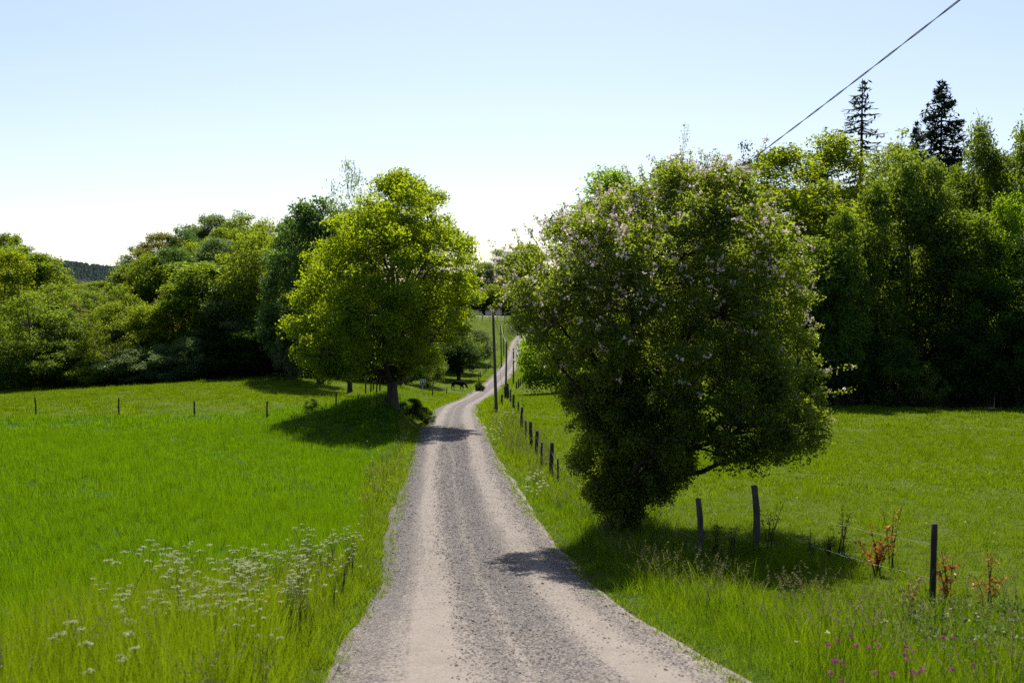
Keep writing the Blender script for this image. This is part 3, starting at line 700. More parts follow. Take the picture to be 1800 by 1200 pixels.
#   kind name, label, u, vtop, width px, prototype, material, distance
LEFT = [
 ("leafy_tree", "dark many-stemmed tree with bright leaf tips at the left end of the meadow edge", 48, 512, 125, 'airy', 'springgreen', 114),
 ("leafy_tree", "tall yellow-green tree at the far left edge of the photo", 8, 440, 95, 'roundB', 'yellowgreen', 124),
 ("leafy_tree", "low pale green tree between the dark many-stemmed tree and the olive tree", 112, 545, 90, 'roundB', 'palegreen', 117),
 ("leafy_tree", "airy olive tree with visible stems left of the small yellow tree", 196, 530, 100, 'airy', 'olive', 115),
 ("leafy_tree", "small bright yellow tree in front of the left wood", 262, 536, 58, 'tallA', 'yellowgreen', 116),
 ("leafy_tree", "bronze-tinted tree just right of the small yellow tree", 303, 508, 72, 'roundB', 'bronze', 121),
 ("leafy_tree", "slender feathery green tree left of the big olive-yellow tree", 352, 462, 112, 'tallA', 'springgreen', 120),
 ("leafy_tree", "large rounded olive-yellow tree, the broadest crown of the left wood", 447, 410, 138, 'roundA', 'olive', 118),
 ("leafy_tree", "grey-green tree in front of the broad olive-yellow crown", 395, 500, 80, 'tallB', 'greygreen', 116),
 ("aspen_tree", "blue-green tree with hanging foliage against the left side of the oak", 510, 385, 92, 'tallB', 'bluegreen', 108),
 ("aspen_tree", "tall dark blue-green tree rising behind the upper left of the oak", 560, 352, 105, 'tallA', 'bluegreen', 104),
 ("bare_tree", "thin almost leafless tree standing up behind the oak against the sky", 612, 283, 92, 'wisp', 'palegreen', 98),
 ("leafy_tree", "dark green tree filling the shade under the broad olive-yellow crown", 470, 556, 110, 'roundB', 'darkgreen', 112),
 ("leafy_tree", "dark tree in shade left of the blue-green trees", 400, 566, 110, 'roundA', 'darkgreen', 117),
 ("leafy_tree", "bronze-flowering tree behind the pale low tree", 130, 532, 42, 'roundB', 'bronze', 122),
]
for a in LEFT: plant_tree(a[0], a[1], *a[2:7], d=a[7], group=WL)
LB = [ # middle and skyline rows (u, vtop, w, proto, mat, d, label)
 (25, 432, 110, 'roundA', 'springgreen', 150, "dark green crown behind the yellow-green tree at the far left"),
 (70, 446, 90, 'roundB', 'springgreen', 150, "green crown left of the notch where the far hill shows"),
 (100, 500, 90, 'roundA', 'springgreen', 138, "green crown below the notch on the left"),
 (100, 484, 74, 'roundB', 'olive', 160, "olive crown just below the far blue hill on its left"),
 (142, 498, 66, 'roundA', 'palegreen', 165, "pale crown directly below the far blue hill"),
 (176, 494, 60, 'roundB', 'springgreen', 158, "little green crown at the bottom of the notch"),
 (165, 512, 82, 'roundA', 'palegreen', 140, "pale spring-green crown above the airy olive tree"),
 (238, 474, 76, 'roundB', 'palegreen', 150, "pale crown at the right side of the notch"),
 (215, 512, 70, 'roundA', 'springgreen', 136, "green crown between the pale crowns left of the yellow tree"),
 (262, 458, 76, 'roundA', 'springgreen', 146, "green crown above the small yellow tree"),
 (300, 446, 78, 'roundB', 'bluegreen', 148, "blue-green crown halfway up the wooded slope"),
 (345, 428, 80, 'roundA', 'olive', 152, "olive crown above the slender feathery tree"),
 (385, 420, 76, 'roundB', 'greygreen', 146, "grey-green crown left of the broad olive-yellow tree"),
 (245, 434, 62, 'roundA', 'greygreen', 190, "grey-green crown on the skyline, first right of the notch"),
 (282, 410, 70, 'roundB', 'bronze', 186, "bronze crown on the left skyline"),
 (322, 400, 52, 'roundA', 'bluegreen', 186, "small dark round crown on the left skyline"),
 (335, 432, 74, 'roundA', 'yellowgreen', 172, "yellowish crown below the left skyline"),
 (372, 379, 84, 'roundB', 'greygreen', 196, "highest grey-green crown on the left skyline, left one of two"),
 (425, 377, 80, 'roundA', 'springgreen', 192, "highest crown on the left skyline, right one of two"),
 (400, 402, 76, 'roundB', 'springgreen', 182, "green crown under the two highest skyline crowns"),
 (462, 388, 76, 'roundA', 'yellowgreen', 180, "yellow-green crown on the skyline above the broad olive-yellow tree"),
 (505, 390, 70, 'roundB', 'yellowgreen', 176, "yellow-green crown on the skyline beside the blue-green trees"),
 (18, 411, 60, 'roundB', 'springgreen', 175, "highest crown at the far left edge against the clouds"),
 (-60, 420, 150, 'roundA', 'springgreen', 130, "broad green tree cut by the left border"),
 (540, 430, 100, 'roundA', 'midgreen', 130, "green crown hidden behind the left part of the oak"),
 (640, 470, 130, 'roundB', 'midgreen', 135, "green crown seen through the middle of the oak"),
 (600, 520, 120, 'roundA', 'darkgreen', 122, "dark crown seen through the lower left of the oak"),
]
for (u, v, w, k, m_, d, lb) in LB: plant_tree("leafy_tree", lb, u, v - (10 if 90 < u < 350 and v > 440 and not 90 < u < 190 else 0), w * 1.15, k, m_, d=d, group=WL)
SH = [ # shrubs along the left wood
 (20, 600, 120, 'bushA', 'midgreen', 113, "leafy shrub under the dark many-stemmed tree at the far left"),
 (100, 598, 110, 'bushB', 'midgreen', 113, "green shrub at the foot of the low pale tree"),
 (160, 620, 90, 'bushA', 'olive', 113, "olive shrub left of the airy olive tree's foot"),
 (225, 612, 95, 'bushB', 'greygreen', 112.5, "pale grey-green willow bush below the small yellow tree"),
 (285, 606, 90, 'bushA', 'greygreen', 113, "grey-green willow bush right of the small yellow tree"),
 (338, 592, 86, 'bushB', 'greygreen', 113.5, "taller grey-green willow bush before the dark hollow"),
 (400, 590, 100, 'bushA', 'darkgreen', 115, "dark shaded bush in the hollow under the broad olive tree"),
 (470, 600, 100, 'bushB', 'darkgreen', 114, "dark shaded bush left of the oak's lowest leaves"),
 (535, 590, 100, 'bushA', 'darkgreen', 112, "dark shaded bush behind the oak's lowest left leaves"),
 (512, 560, 56, 'bushB', 'greygreen', 106, "silvery willow bush touching the oak's left side"),
 (600, 600, 110, 'bushA', 'darkgreen', 113, "dark bush seen behind the oak's trunk, left"),
 (665, 590, 100, 'bushB', 'darkgreen', 118, "dark bush seen behind the oak's trunk"),
]
for (u, v, w, k, m_, d, lb) in SH: plant_tree("shrub", lb, u, v, w, k, m_, d=d, group="shrubs along the left wood", cat='shrub')
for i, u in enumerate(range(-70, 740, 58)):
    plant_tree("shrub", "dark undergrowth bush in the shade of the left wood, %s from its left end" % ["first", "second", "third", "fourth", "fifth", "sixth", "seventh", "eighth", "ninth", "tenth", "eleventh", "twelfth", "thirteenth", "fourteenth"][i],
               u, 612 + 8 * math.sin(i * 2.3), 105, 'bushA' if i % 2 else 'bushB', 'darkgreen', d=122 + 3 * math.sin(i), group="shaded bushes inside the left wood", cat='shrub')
# centre, beyond the oak
CE = [
 ("round_tree", "dark round tree beside the grazing cow", 806, 590, 82, 'roundA', 'darkgreen', 169, 'tree'),
 ("shrub", "small dark bush at the left road edge by the cow's tree", 843, 670, 16, 'bushA', 'darkgreen', 143, 'shrub'),
 ("shrub", "pale green hedge bush left of the cow's tree", 752, 612, 60, 'bushB', 'palegreen', 155, 'shrub'),
 ("shrub", "green bush behind the right edge of the oak", 790, 560, 90, 'bushA', 'midgreen', 185, 'shrub'),
 ("shrub", "grey-green bush on the slope above the cow's tree", 838, 578, 62, 'bushB', 'greygreen', 200, 'shrub'),
 ("shrub", "pale bush beneath the oak's right lower leaves", 722, 575, 90, 'bushB', 'midgreen', 170, 'shrub'),
 ("leafy_tree", "pale green tree behind the oak's right flank", 770, 500, 110, 'roundB', 'midgreen', 215, 'tree'),
 ("leafy_tree", "small grey crown on the skyline between the oak and the apple tree", 884, 436, 50, 'roundA', 'greygreen', 335, 'tree'),
 ("leafy_tree", "grey-green crown far behind the road's end", 850, 462, 70, 'roundB', 'greygreen', 330, 'tree'),
 ("leafy_tree", "dim green crown far behind the road's end, right", 925, 430, 80, 'roundB', 'olive', 340, 'tree'),
 ("leafy_tree", "dull olive crown above the far pasture fence", 868, 500, 66, 'roundA', 'olive', 318, 'tree'),
 ("leafy_tree", "dark tree behind the far pasture's white fence rail", 820, 505, 60, 'roundA', 'midgreen', 316, 'tree'),
 ("leafy_tree", "green tree behind the apple tree's left tips", 915, 500, 60, 'roundA', 'midgreen', 322, 'tree'),
 ("maple_tree", "vivid yellow-green tree overhanging the far road right of the poles", 978, 548, 120, 'bushA', 'vivid', 120, 'tree'),
 ("leafy_tree", "light green tree hidden behind the apple tree's left half", 1030, 470, 150, 'bushB', 'midgreen', 135, 'tree'),
]
for (nm, lb, u, v, w, k, m_, d, ct) in CE: plant_tree(nm, lb, u, v, w, k, m_, d=d, cat=ct)
RT = [
 ("leafy_tree", "green tree rising behind the upper left of the apple tree", 1075, 300, 130, 'roundB', 'vivid', 104, 'tree'),
 ("leafy_tree", "green tree behind the top of the apple tree", 1180, 300, 130, 'roundA', 'midgreen', 98, 'tree'),
 ("leafy_tree", "dark green crown just right of the apple tree's top", 1325, 258, 110, 'roundB', 'darkgreen', 102, 'tree'),
 ("maple_tree", "bright yellow-green tree right of the apple tree's top", 1395, 262, 165, 'roundA', 'yellowgreen', 90, 'tree'),
 ("leafy_tree", "yellow-green crown below the thin bare spruce", 1468, 236, 120, 'roundB', 'yellowgreen', 101, 'tree'),
 ("leafy_tree", "green crown between the two spruces", 1580, 238, 96, 'roundB', 'olive', 104, 'tree'),
 ("leafy_tree", "narrow pale crown close right of the large airy tree", 1652, 316, 84, 'tallB', 'palegreen', 85, 'tree'),
 ("leafy_tree", "narrow green crown left of the wood's lower pale tree", 1478, 372, 84, 'tallB', 'midgreen', 79, 'tree'),
 ("leafy_tree", "large airy green tree in the middle of the right wood", 1600, 268, 112, 'tallA', 'palegreen', 86, 'tree'),
 ("leafy_tree", "green tree left of the large airy tree in the right wood", 1532, 325, 98, 'tallB', 'midgreen', 82, 'tree'),
 ("leafy_tree", "green tree right of the large airy tree in the right wood", 1700, 372, 100, 'tallA', 'midgreen', 82, 'tree'),
 ("leafy_tree", "lower pale tree at the wood's edge right of the apple tree", 1440, 420, 120, 'tallA', 'midgreen', 80, 'tree'),
 ("birch_tree", "drooping birch right of the dark spruce", 1712, 220, 150, 'birch', 'midgreen', 95, 'tree'),
 ("birch_tree", "drooping birch at the right border of the photo", 1790, 222, 160, 'birch', 'midgreen', 93, 'tree'),
 ("leafy_tree", "soft green tree below the right-hand birches", 1762, 345, 140, 'birch', 'vivid', 82, 'tree'),
 ("leafy_tree", "dark tree at the right border below the birches", 1820, 400, 130, 'roundA', 'darkgreen', 79, 'tree'),
 ("spruce_tree", "thin half-bare spruce on the right skyline under the cable", 1516, 146, 200, 'thinspruce', 'spruce_thin', 120, 'spruce'),
 ("spruce_tree", "dense dark spruce on the right skyline", 1656, 157, 190, 'spruce', 'spruce', 104, 'spruce'),
 ("spruce_tree", "small dark spruce top left of the dense dark spruce", 1612, 226, 110, 'spruce', 'spruce', 112, 'spruce'),
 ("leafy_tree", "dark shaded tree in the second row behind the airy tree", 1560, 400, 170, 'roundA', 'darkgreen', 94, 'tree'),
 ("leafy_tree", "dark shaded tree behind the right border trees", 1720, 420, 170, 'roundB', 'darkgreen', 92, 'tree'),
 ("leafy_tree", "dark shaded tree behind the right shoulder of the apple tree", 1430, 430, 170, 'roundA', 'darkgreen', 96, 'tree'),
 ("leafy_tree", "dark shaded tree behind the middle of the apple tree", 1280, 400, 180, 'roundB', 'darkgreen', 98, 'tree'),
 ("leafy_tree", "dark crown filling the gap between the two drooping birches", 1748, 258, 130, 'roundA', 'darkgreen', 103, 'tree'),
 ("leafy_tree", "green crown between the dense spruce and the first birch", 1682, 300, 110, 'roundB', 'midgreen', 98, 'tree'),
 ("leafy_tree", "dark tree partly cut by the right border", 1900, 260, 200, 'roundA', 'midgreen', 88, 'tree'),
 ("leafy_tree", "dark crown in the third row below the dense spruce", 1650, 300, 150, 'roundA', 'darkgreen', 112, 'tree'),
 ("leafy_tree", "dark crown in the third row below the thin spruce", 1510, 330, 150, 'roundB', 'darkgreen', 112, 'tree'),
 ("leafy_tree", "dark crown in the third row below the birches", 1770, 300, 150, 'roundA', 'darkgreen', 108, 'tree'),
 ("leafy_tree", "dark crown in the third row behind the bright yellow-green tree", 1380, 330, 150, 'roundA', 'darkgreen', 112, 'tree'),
]
for (nm, lb, u, v, w, k, m_, d, ct) in RT: plant_tree(nm, lb, u, v, w, k, m_, d=d, cat=ct, group=WR)
RS = [
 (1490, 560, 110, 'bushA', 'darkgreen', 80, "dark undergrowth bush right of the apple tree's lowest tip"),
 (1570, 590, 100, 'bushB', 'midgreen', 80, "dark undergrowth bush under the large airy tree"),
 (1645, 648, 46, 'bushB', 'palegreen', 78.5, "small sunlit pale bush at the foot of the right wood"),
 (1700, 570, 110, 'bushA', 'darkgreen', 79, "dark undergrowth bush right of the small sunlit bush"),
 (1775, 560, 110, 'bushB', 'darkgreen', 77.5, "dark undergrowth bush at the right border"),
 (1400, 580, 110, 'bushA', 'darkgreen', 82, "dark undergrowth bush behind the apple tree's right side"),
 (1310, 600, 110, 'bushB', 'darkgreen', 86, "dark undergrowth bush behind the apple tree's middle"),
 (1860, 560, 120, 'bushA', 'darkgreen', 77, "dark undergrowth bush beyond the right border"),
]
for (u, v, w, k, m_, d, lb) in RS: plant_tree("shrub", lb, u, v, w, k, m_, d=d, group="undergrowth of the right wood", cat='shrub')

# -- the oak
rng = np.random.default_rng(77)
OX, OY, OZ = hit(690, 712); OY = 56.0; OX = ray(690, 712)[0] * OY; OZ = gz(OX, OY)
def prof_px(rows, X, Y, Z):
    out = []
    for v, ul, ur in rows:
        z = ray(0, v)[1] * Y - Z; out.append((z, ray(ul, v)[0] * Y - X, ray(ur, v)[0] * Y - X))
    return sorted(out)
oak_rows = [(300, 668, 730), (322, 650, 765), (350, 625, 795), (385, 575, 822), (420, 552, 850), (460, 515, 862), (500, 512, 866), (540, 504, 862),
            (580, 496, 852), (610, 510, 815), (640, 520, 770), (662, 540, 730)]
V, Fq, lv, BV, BF, C, cr = tree_meshes(prof_px(oak_rows, OX, OY, OZ), 400, .78, 170000, .13, rng, .30, inner=.15, flat=.8, aspect=.75, nmain=22, trunk_top=.7, upbias=.35, sprigs=90, depth=1.15)
oak = thing("oak_tree", "large yellow-green oak standing left of the road with a thick trunk", "tree", (OX, OY, OZ))
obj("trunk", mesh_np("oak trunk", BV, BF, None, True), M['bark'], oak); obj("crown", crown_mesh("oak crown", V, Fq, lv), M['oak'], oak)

for lb, u, vt, w, m_, d in [("low dark bush at the right foot of the oak", 722, 699, 46, 'darkgreen', 58), ("low dark bush on the bank between the oak and the road", 748, 714, 30, 'darkgreen', 59),
                            ("little round bush in the oak's shadow in the field", 548, 702, 26, 'midgreen', 58)]:
    plant_tree("shrub", lb, u, vt, w, 'bushB', m_, d=d, group="low bushes around the oak", cat='shrub')
# -- the apple tree
rng = np.random.default_rng(31)
AX, AY, AZ = hit(1105, 940); print("apple", AX, AY, AZ, "oak", OX, OY, OZ)
up_rows = [(284, 1190, 1290), (308, 1120, 1325), (340, 1050, 1345), (375, 985, 1368), (410, 928, 1395), (450, 880, 1432), (500, 868, 1432), (545, 872, 1425), (585, 885, 1438),
           (620, 912, 1455), (660, 950, 1470), (700, 985, 1482), (740, 992, 1480), (775, 1010, 1462), (800, 1040, 1390), (815, 1060, 1300)]
V, Fq, lv, BV, BF, C, cr = tree_meshes(prof_px(up_rows, AX, AY, AZ), 760, .33, 260000, .062, rng, .17, inner=.2, flat=.85, aspect=.62, nmain=22, trunk_top=.6, upbias=.3, sprigs=130, depth=.8)
lo_rows = [(660, 975, 1200), (700, 980, 1215), (740, 985, 1235), (780, 990, 1250), (815, 994, 1240), (845, 1000, 1215), (875, 1022, 1180), (905, 1045, 1148), (945, 1062, 1130)]
V2, F2, lv2, BV2, BF2, C2, cr2 = tree_meshes(prof_px(lo_rows, AX, AY, AZ), 260, .25, 95000, .058, rng, .1, inner=.25, flat=1.0, aspect=.62, nmain=12, trunk_top=.6, depth=1.0, wpow=.6)
# upright shoots along the top and a few long twigs to the left and right
SL, SP = [], []
def shoot(u0, v0, u1, v1, dy=0.0, n=75):
    a = np.array(at(u0, v0, AY + dy)) - [AX, AY, AZ]; b = np.array(at(u1, v1, AY + dy + rng.uniform(-.2, .2))) - [AX, AY, AZ]
    m_ = (a + b) / 2 + rng.normal(0, .05, 3); Q = bez(a, m_, b, 6); SL.append((Q, np.linspace(.007, .002, 6)))
    q = rng.random(n); SP.append(np.stack([np.interp(q, np.linspace(0, 1, 6), Q[:, i]) for i in range(3)], -1) + rng.normal(0, .035, (n, 3)))
for (a, b, c_, d_) in [(1110, 330, 1098, 292), (1212, 300, 1214, 262), (1175, 310, 1140, 275), (1240, 300, 1250, 268), (1270, 305, 1284, 272), (1160, 320, 1165, 284), (1060, 350, 1045, 320),
                       (1030, 380, 1018, 345), (1000, 400, 975, 370), (965, 420, 940, 378), (945, 430, 925, 398), (925, 450, 903, 402), (985, 395, 990, 360), (900, 480, 868, 470), (885, 520, 862, 545),
                       (1300, 310, 1322, 285), (1340, 350, 1362, 330), (1400, 420, 1440, 430), (1425, 580, 1448, 574), (1420, 500, 1436, 488), (1440, 690, 1502, 682), (1450, 740, 1470, 742), (1080, 340, 1072, 312),
                       (1135, 325, 1128, 290), (1195, 300, 1190, 272), (1228, 295, 1230, 264), (1255, 300, 1262, 270), (915, 460, 895, 430), (955, 425, 958, 385), (1370, 390, 1392, 372), (1390, 500, 1442, 520),
                       (1200, 800, 1268, 838), (1180, 850, 1262, 812)]:
    shoot(a, b, c_, d_, rng.uniform(-.4, .6))
for _ in range(70):      # ragged outline all round the crown
    i = rng.integers(0, len(C)); c_ = C[i]; cc0 = np.array([.3, 0, 4.2]); dd = unit(c_ - cc0)
    if c_[2] < 2.6 or np.linalg.norm((c_ - cc0) * [1, 1, .9]) < 2.0: continue
    e_ = c_ + (dd + [0, 0, .45]) * rng.uniform(.45, .95); Q = bez(c_, (c_ + e_) / 2 + rng.normal(0, .05, 3), e_, 6); SL.append((Q, np.linspace(.006, .002, 6)))
    q = rng.random(60); SP.append(np.stack([np.interp(q, np.linspace(0, 1, 6), Q[:, k]) for k in range(3)], -1) + rng.normal(0, .04, (60, 3)))
SV, SF = tubes(SL, 4); SP = np.concatenate(SP); ns = len(SP)
Ls = .05 * rng.uniform(.7, 1.3, ns); V3, F3 = leaves(SP, unit(rng.normal(size=(ns, 3)) + [0, 0, .4]), Ls, Ls * .6, rng)
apple = thing("apple_tree", "big dark apple tree with pale pink blossom leaning over the right verge", "tree", (AX, AY, AZ))
obj("trunk", mesh_np("apple trunk", np.concatenate([BV, BV2, SV]), np.concatenate([BF, BF2 + len(BV), SF + len(BV) + len(BV2)]), None, True), M['bark_dark'], apple)
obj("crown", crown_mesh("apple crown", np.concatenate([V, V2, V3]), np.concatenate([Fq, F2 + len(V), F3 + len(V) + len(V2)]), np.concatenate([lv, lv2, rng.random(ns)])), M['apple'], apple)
# blossom: little five-petal groups on the sunny outside
wt = np.clip(C[:, 2] - 2.8, .02, 9) ** 1.4 * np.where(C[:, 0] < 0, 2.2, 1.0); kk = rng.choice(len(C), 2300, p=wt / wt.sum())
D = unit(rng.normal(size=(2300, 3)) + [0, -.5, .5]); BC = C[kk] + D * (cr[kk] * rng.uniform(.9, 1.15, 2300))[:, None]
BC = BC[rng.random(len(BC)) < .36]; BC = np.repeat(BC, 3, 0) + rng.normal(0, .05, (len(BC) * 3, 3)); BC = np.concatenate([BC, SP[rng.random(ns) < .06]]); nb = len(BC); print('blossom', nb)
PC = np.repeat(BC, 5, 0) + rng.normal(0, .02, (nb * 5, 3)); Ls = .046 * rng.uniform(.7, 1.3, nb * 5)
V4, F4 = leaves(PC, unit(rng.normal(size=(nb * 5, 3)) + [0, -.3, .4]), Ls, Ls * .85, rng)
obj("blossom", crown_mesh("apple blossom", V4, F4, rng.random(nb * 5)), M['blossom'], apple)

# ------------------------------------------------------------------ far ridge: conifers as one mass
rng = np.random.default_rng(8)
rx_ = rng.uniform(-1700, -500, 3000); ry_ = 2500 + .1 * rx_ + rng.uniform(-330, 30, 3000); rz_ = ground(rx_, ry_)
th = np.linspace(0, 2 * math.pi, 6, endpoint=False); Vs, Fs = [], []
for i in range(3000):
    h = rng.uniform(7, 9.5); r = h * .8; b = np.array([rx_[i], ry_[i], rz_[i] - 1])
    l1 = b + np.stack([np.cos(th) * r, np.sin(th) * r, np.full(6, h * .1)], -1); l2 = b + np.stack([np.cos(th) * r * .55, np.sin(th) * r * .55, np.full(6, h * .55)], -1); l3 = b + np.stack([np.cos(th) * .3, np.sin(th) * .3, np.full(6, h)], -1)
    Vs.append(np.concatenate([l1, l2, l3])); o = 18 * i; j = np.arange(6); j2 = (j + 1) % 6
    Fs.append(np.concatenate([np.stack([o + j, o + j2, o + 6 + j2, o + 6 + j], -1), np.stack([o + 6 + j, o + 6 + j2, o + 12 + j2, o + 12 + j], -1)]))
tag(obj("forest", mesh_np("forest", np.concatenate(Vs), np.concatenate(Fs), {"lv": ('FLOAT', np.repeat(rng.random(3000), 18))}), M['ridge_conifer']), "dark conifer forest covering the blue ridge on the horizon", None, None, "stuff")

# ------------------------------------------------------------------ posts, fences, poles, cables
def post_mesh(h, r, rng, crook=.03, sides=10, rings=9, top=True):
    q = np.linspace(0, 1, rings); P = np.stack([crook * np.sin(q * 4 + rng.uniform(0, 6)), crook * np.cos(q * 3 + rng.uniform(0, 6)), q * (h + .35) - .35], -1)
    P[:, :2] -= P[2, :2]
    rr = r * (1.12 - .2 * q) * (1 + rng.uniform(-.07, .07, rings)); ang = np.linspace(0, 2 * math.pi, sides, endpoint=False)
    prof_ = 1 + rng.uniform(-.07, .07, sides)
    V = (P[:, None] + rr[:, None, None] * prof_[None, :, None] * np.stack([np.cos(ang), np.sin(ang), np.zeros(sides)], -1)[None]).reshape(-1, 3)
    i = np.arange(rings - 1)[:, None] * sides; j = np.arange(sides)[None]; j2 = (j + 1) % sides
    Fq = np.stack([i + j, i + j2, i + sides + j2, i + sides + j], -1).reshape(-1, 4)
    o = len(V); V = np.concatenate([V, V[-sides:] * [1, 1, 1] * .75 + P[-1] * .25 + [0, 0, r * .12]]); e = o - sides
    Fq = np.concatenate([Fq, np.stack([e + j[0], e + j2[0], o + j2[0], o + j[0]], -1)])
    for c in range(sides // 2 - 1): Fq = np.concatenate([Fq, [[o + c, o + c + 1, o + sides - c - 2, o + sides - c - 1]]])
    return mesh_np("post", V, Fq)
rng = np.random.default_rng(15)
fence = thing("wire_fence", "old wooden post and wire fence along the right side of the road", "fence", (0, 0, 0))
POSTS = [ # u, vtop, vbase, px width, material, crook
 (1640, 920, 1075, 11, 'wood_dark', .004), (1328, 855, 966, 13, 'wood_grey', .045), (1226, 875, 990, 11, 'wood_grey', .05),
 (981.5, 806, 847, 4, 'wood_grey', .01), (968.5, 778, 832, 7, 'wood_dark', .02), (952, 777, 820, 4, 'wood_grey', .01), (943, 757, 799, 6, 'wood_dark', .02), (934, 741, 781, 6, 'wood_dark', .02),
 (924.5, 739, 770, 3, 'wood_grey', .01), (917, 716, 751, 4.5, 'wood_dark', .02), (911, 706, 723, 3, 'wood_grey', .01), (903, 693, 718, 4, 'wood_dark', .02), (897.5, 684, 706, 3, 'wood_grey', .01),
 (893, 674, 701, 4, 'wood_dark', .02), (882, 693, 712, 3.5, 'wood_dark', .02), (889, 678, 699, 5, 'wood_dark', .02), (908, 670, 682, 2.5, 'wood_grey', .01), (911.5, 665, 680, 2.5, 'wood_dark', .01),
 (914.5, 664, 677, 2.5, 'wood_grey', .01), (918, 661, 673, 2.5, 'wood_dark', .01), (921.5, 659, 671, 2.5, 'wood_grey', .01), (924.5, 658, 669, 2.2, 'wood_dark', .01)]
tops = []
for i, (u, vt, vb, w, m_, ck) in enumerate(POSTS):
    X, Y, Z = hit(u, vb, .10); h = ray(u, vt)[1] * Y - Z; r = w / 2 / FPX * Y; X = ray(u, (vt + vb) / 2)[0] * Y
    o = obj("post", post_mesh(h, r, rng, ck), M[m_], fence, (X, Y, Z)); tops.append((X, Y, Z, h)); print("post", round(Y, 1), round(h, 2), end="; ")
    if i < 3:   # insulator ring on the side
        V, Fq = tubes([(np.array([[r * .9, 0, .5 * h], [r + .05, -.01, .5 * h]]), np.array([.008, .008])),
                       (np.array([[r + .07 + .022 * math.cos(a), -.01, .5 * h + .022 * math.sin(a)] for a in np.linspace(0, 6.4, 10)]), np.full(10, .007))], 6)
        obj("insulator", mesh_np("insulator", V, Fq, None, True), M['rubber'], o)
def wire_pts(a, b, sag, n=14, kink=0.0):
    q = np.linspace(0, 1, n)[:, None]; P = (1 - q) * np.array(a) + q * np.array(b); P[:, 2] -= sag * 4 * (q * (1 - q))[:, 0]; return P + rng.normal(0, kink, P.shape) * (q * (1 - q) * 4)
order = [0, 1, 2, 3, 4, 5, 6, 7, 8, 9]
for fr in (.78, .42):
    for a, b in zip(order[:-1], order[1:]):
        A, B = tops[a], tops[b]
        P = wire_pts((A[0], A[1], A[2] + A[3] * fr), (B[0], B[1], B[2] + B[3] * fr), .05, 30, .006)
        L = [(P, np.full(30, .0019))]
        if fr > .5 and a < 3:
            for k in range(1, 29):
                for s_q in range(2):
                    dd = rng.normal(size=3); dd = dd / np.linalg.norm(dd) * .016; L.append((np.stack([P[k] - dd, P[k] + dd]), np.array([.0011, .0011])))
        V, Fq = tubes(L, 4); obj("wire", mesh_np("wire", V, Fq), M['wire'], fence)
# posts across the left field
for lb, (u, vt, vb) in zip(["leftmost thin dark post across the left field", "second thin dark post from the left across the left field",
                            "third thin dark post from the left across the left field", "thin dark post nearest the oak's shadow in the left field"],
                           [(63.5, 698, 728), (209, 699, 727), (342, 704, 729), (469.5, 705, 731)]):
    X, Y, Z = hit(u, vb, .1); h = ray(u, vt)[1] * Y - Z; print("lpost", Y, h)
    o = obj("fence_post", post_mesh(h, .05, rng, .012), M['wood_dark'], None, (X, Y, Z)); o.rotation_euler = (rng.normal(0, .02), rng.normal(0, .02), 0)
    tag(o, lb, "post", "thin posts across the left field")
# fence behind the oak and along the left side of the far road
f2 = thing("wire_fence", "dark slender fence posts standing in the shade behind the oak trunk", "fence")
for (u, vt, vb) in [(643, 660, 690), (652, 659, 692), (657, 662, 694), (662, 664, 696), (668, 661, 694), (591, 690, 716), (676, 694, 712)]:
    Y = 62 if u > 600 and u < 672 else (58 if u < 600 else 54.5); X = ray(u, vb)[0] * Y; Z = gz(X, Y); h = max(ray(u, vt)[1] * Y - Z, .7)
    obj("post", post_mesh(min(h, 1.5), .045, rng, .02), M['wood_dark'], f2, (X, Y, Z))
f3 = thing("wire_fence", "row of small posts along the left side of the far rising road", "fence")
pv = None
for (u, vt, vb) in [(760, 682, 693), (785, 683, 691), (841.5, 653, 667), (845, 652, 663), (849, 649, 660), (852.5, 645, 656), (855.5, 642, 652), (859, 637, 647), (862, 632, 642), (865, 627, 637)]:
    X, Y, Z = hit(u, vb + 1, .05); h = min(max(ray(u, vt)[1] * Y - Z, .9), 1.4)
    obj("post", post_mesh(h, .07, rng, .02), M['wood_grey'], f3, (X, Y, Z))
    if pv and pv[1] > 0 and abs(X - pv[0]) < 3.2:
        V, Fq = tubes([(wire_pts((pv[0], pv[1], pv[2] + pv[3] * .8), (X, Y, Z + h * .8), .05, 8), np.full(8, .006))], 4); obj("wire", mesh_np("wire", V, Fq), M['wire'], f3)
    pv = (X, Y, Z, h)
f4 = thing("rail_fence", "pale rail fence at the top of the far pasture", "fence")
pa = []
for u in range(796, 952, 13):
    X, Y, Z = hit(u, 566, .0, 200); X, Y = ray(u, 566)[0] * 300, 300; Z = gz(X, Y); obj("post", post_mesh(1.3, .08, rng, .01), M['wood_grey'], f4, (X, Y, Z)); pa.append((X, Y, Z + 1.15))
V, Fq = tubes([(np.array(pa), np.full(len(pa), .07))], 4); obj("rail", mesh_np("rail", V, Fq), M['white_paint'], f4)

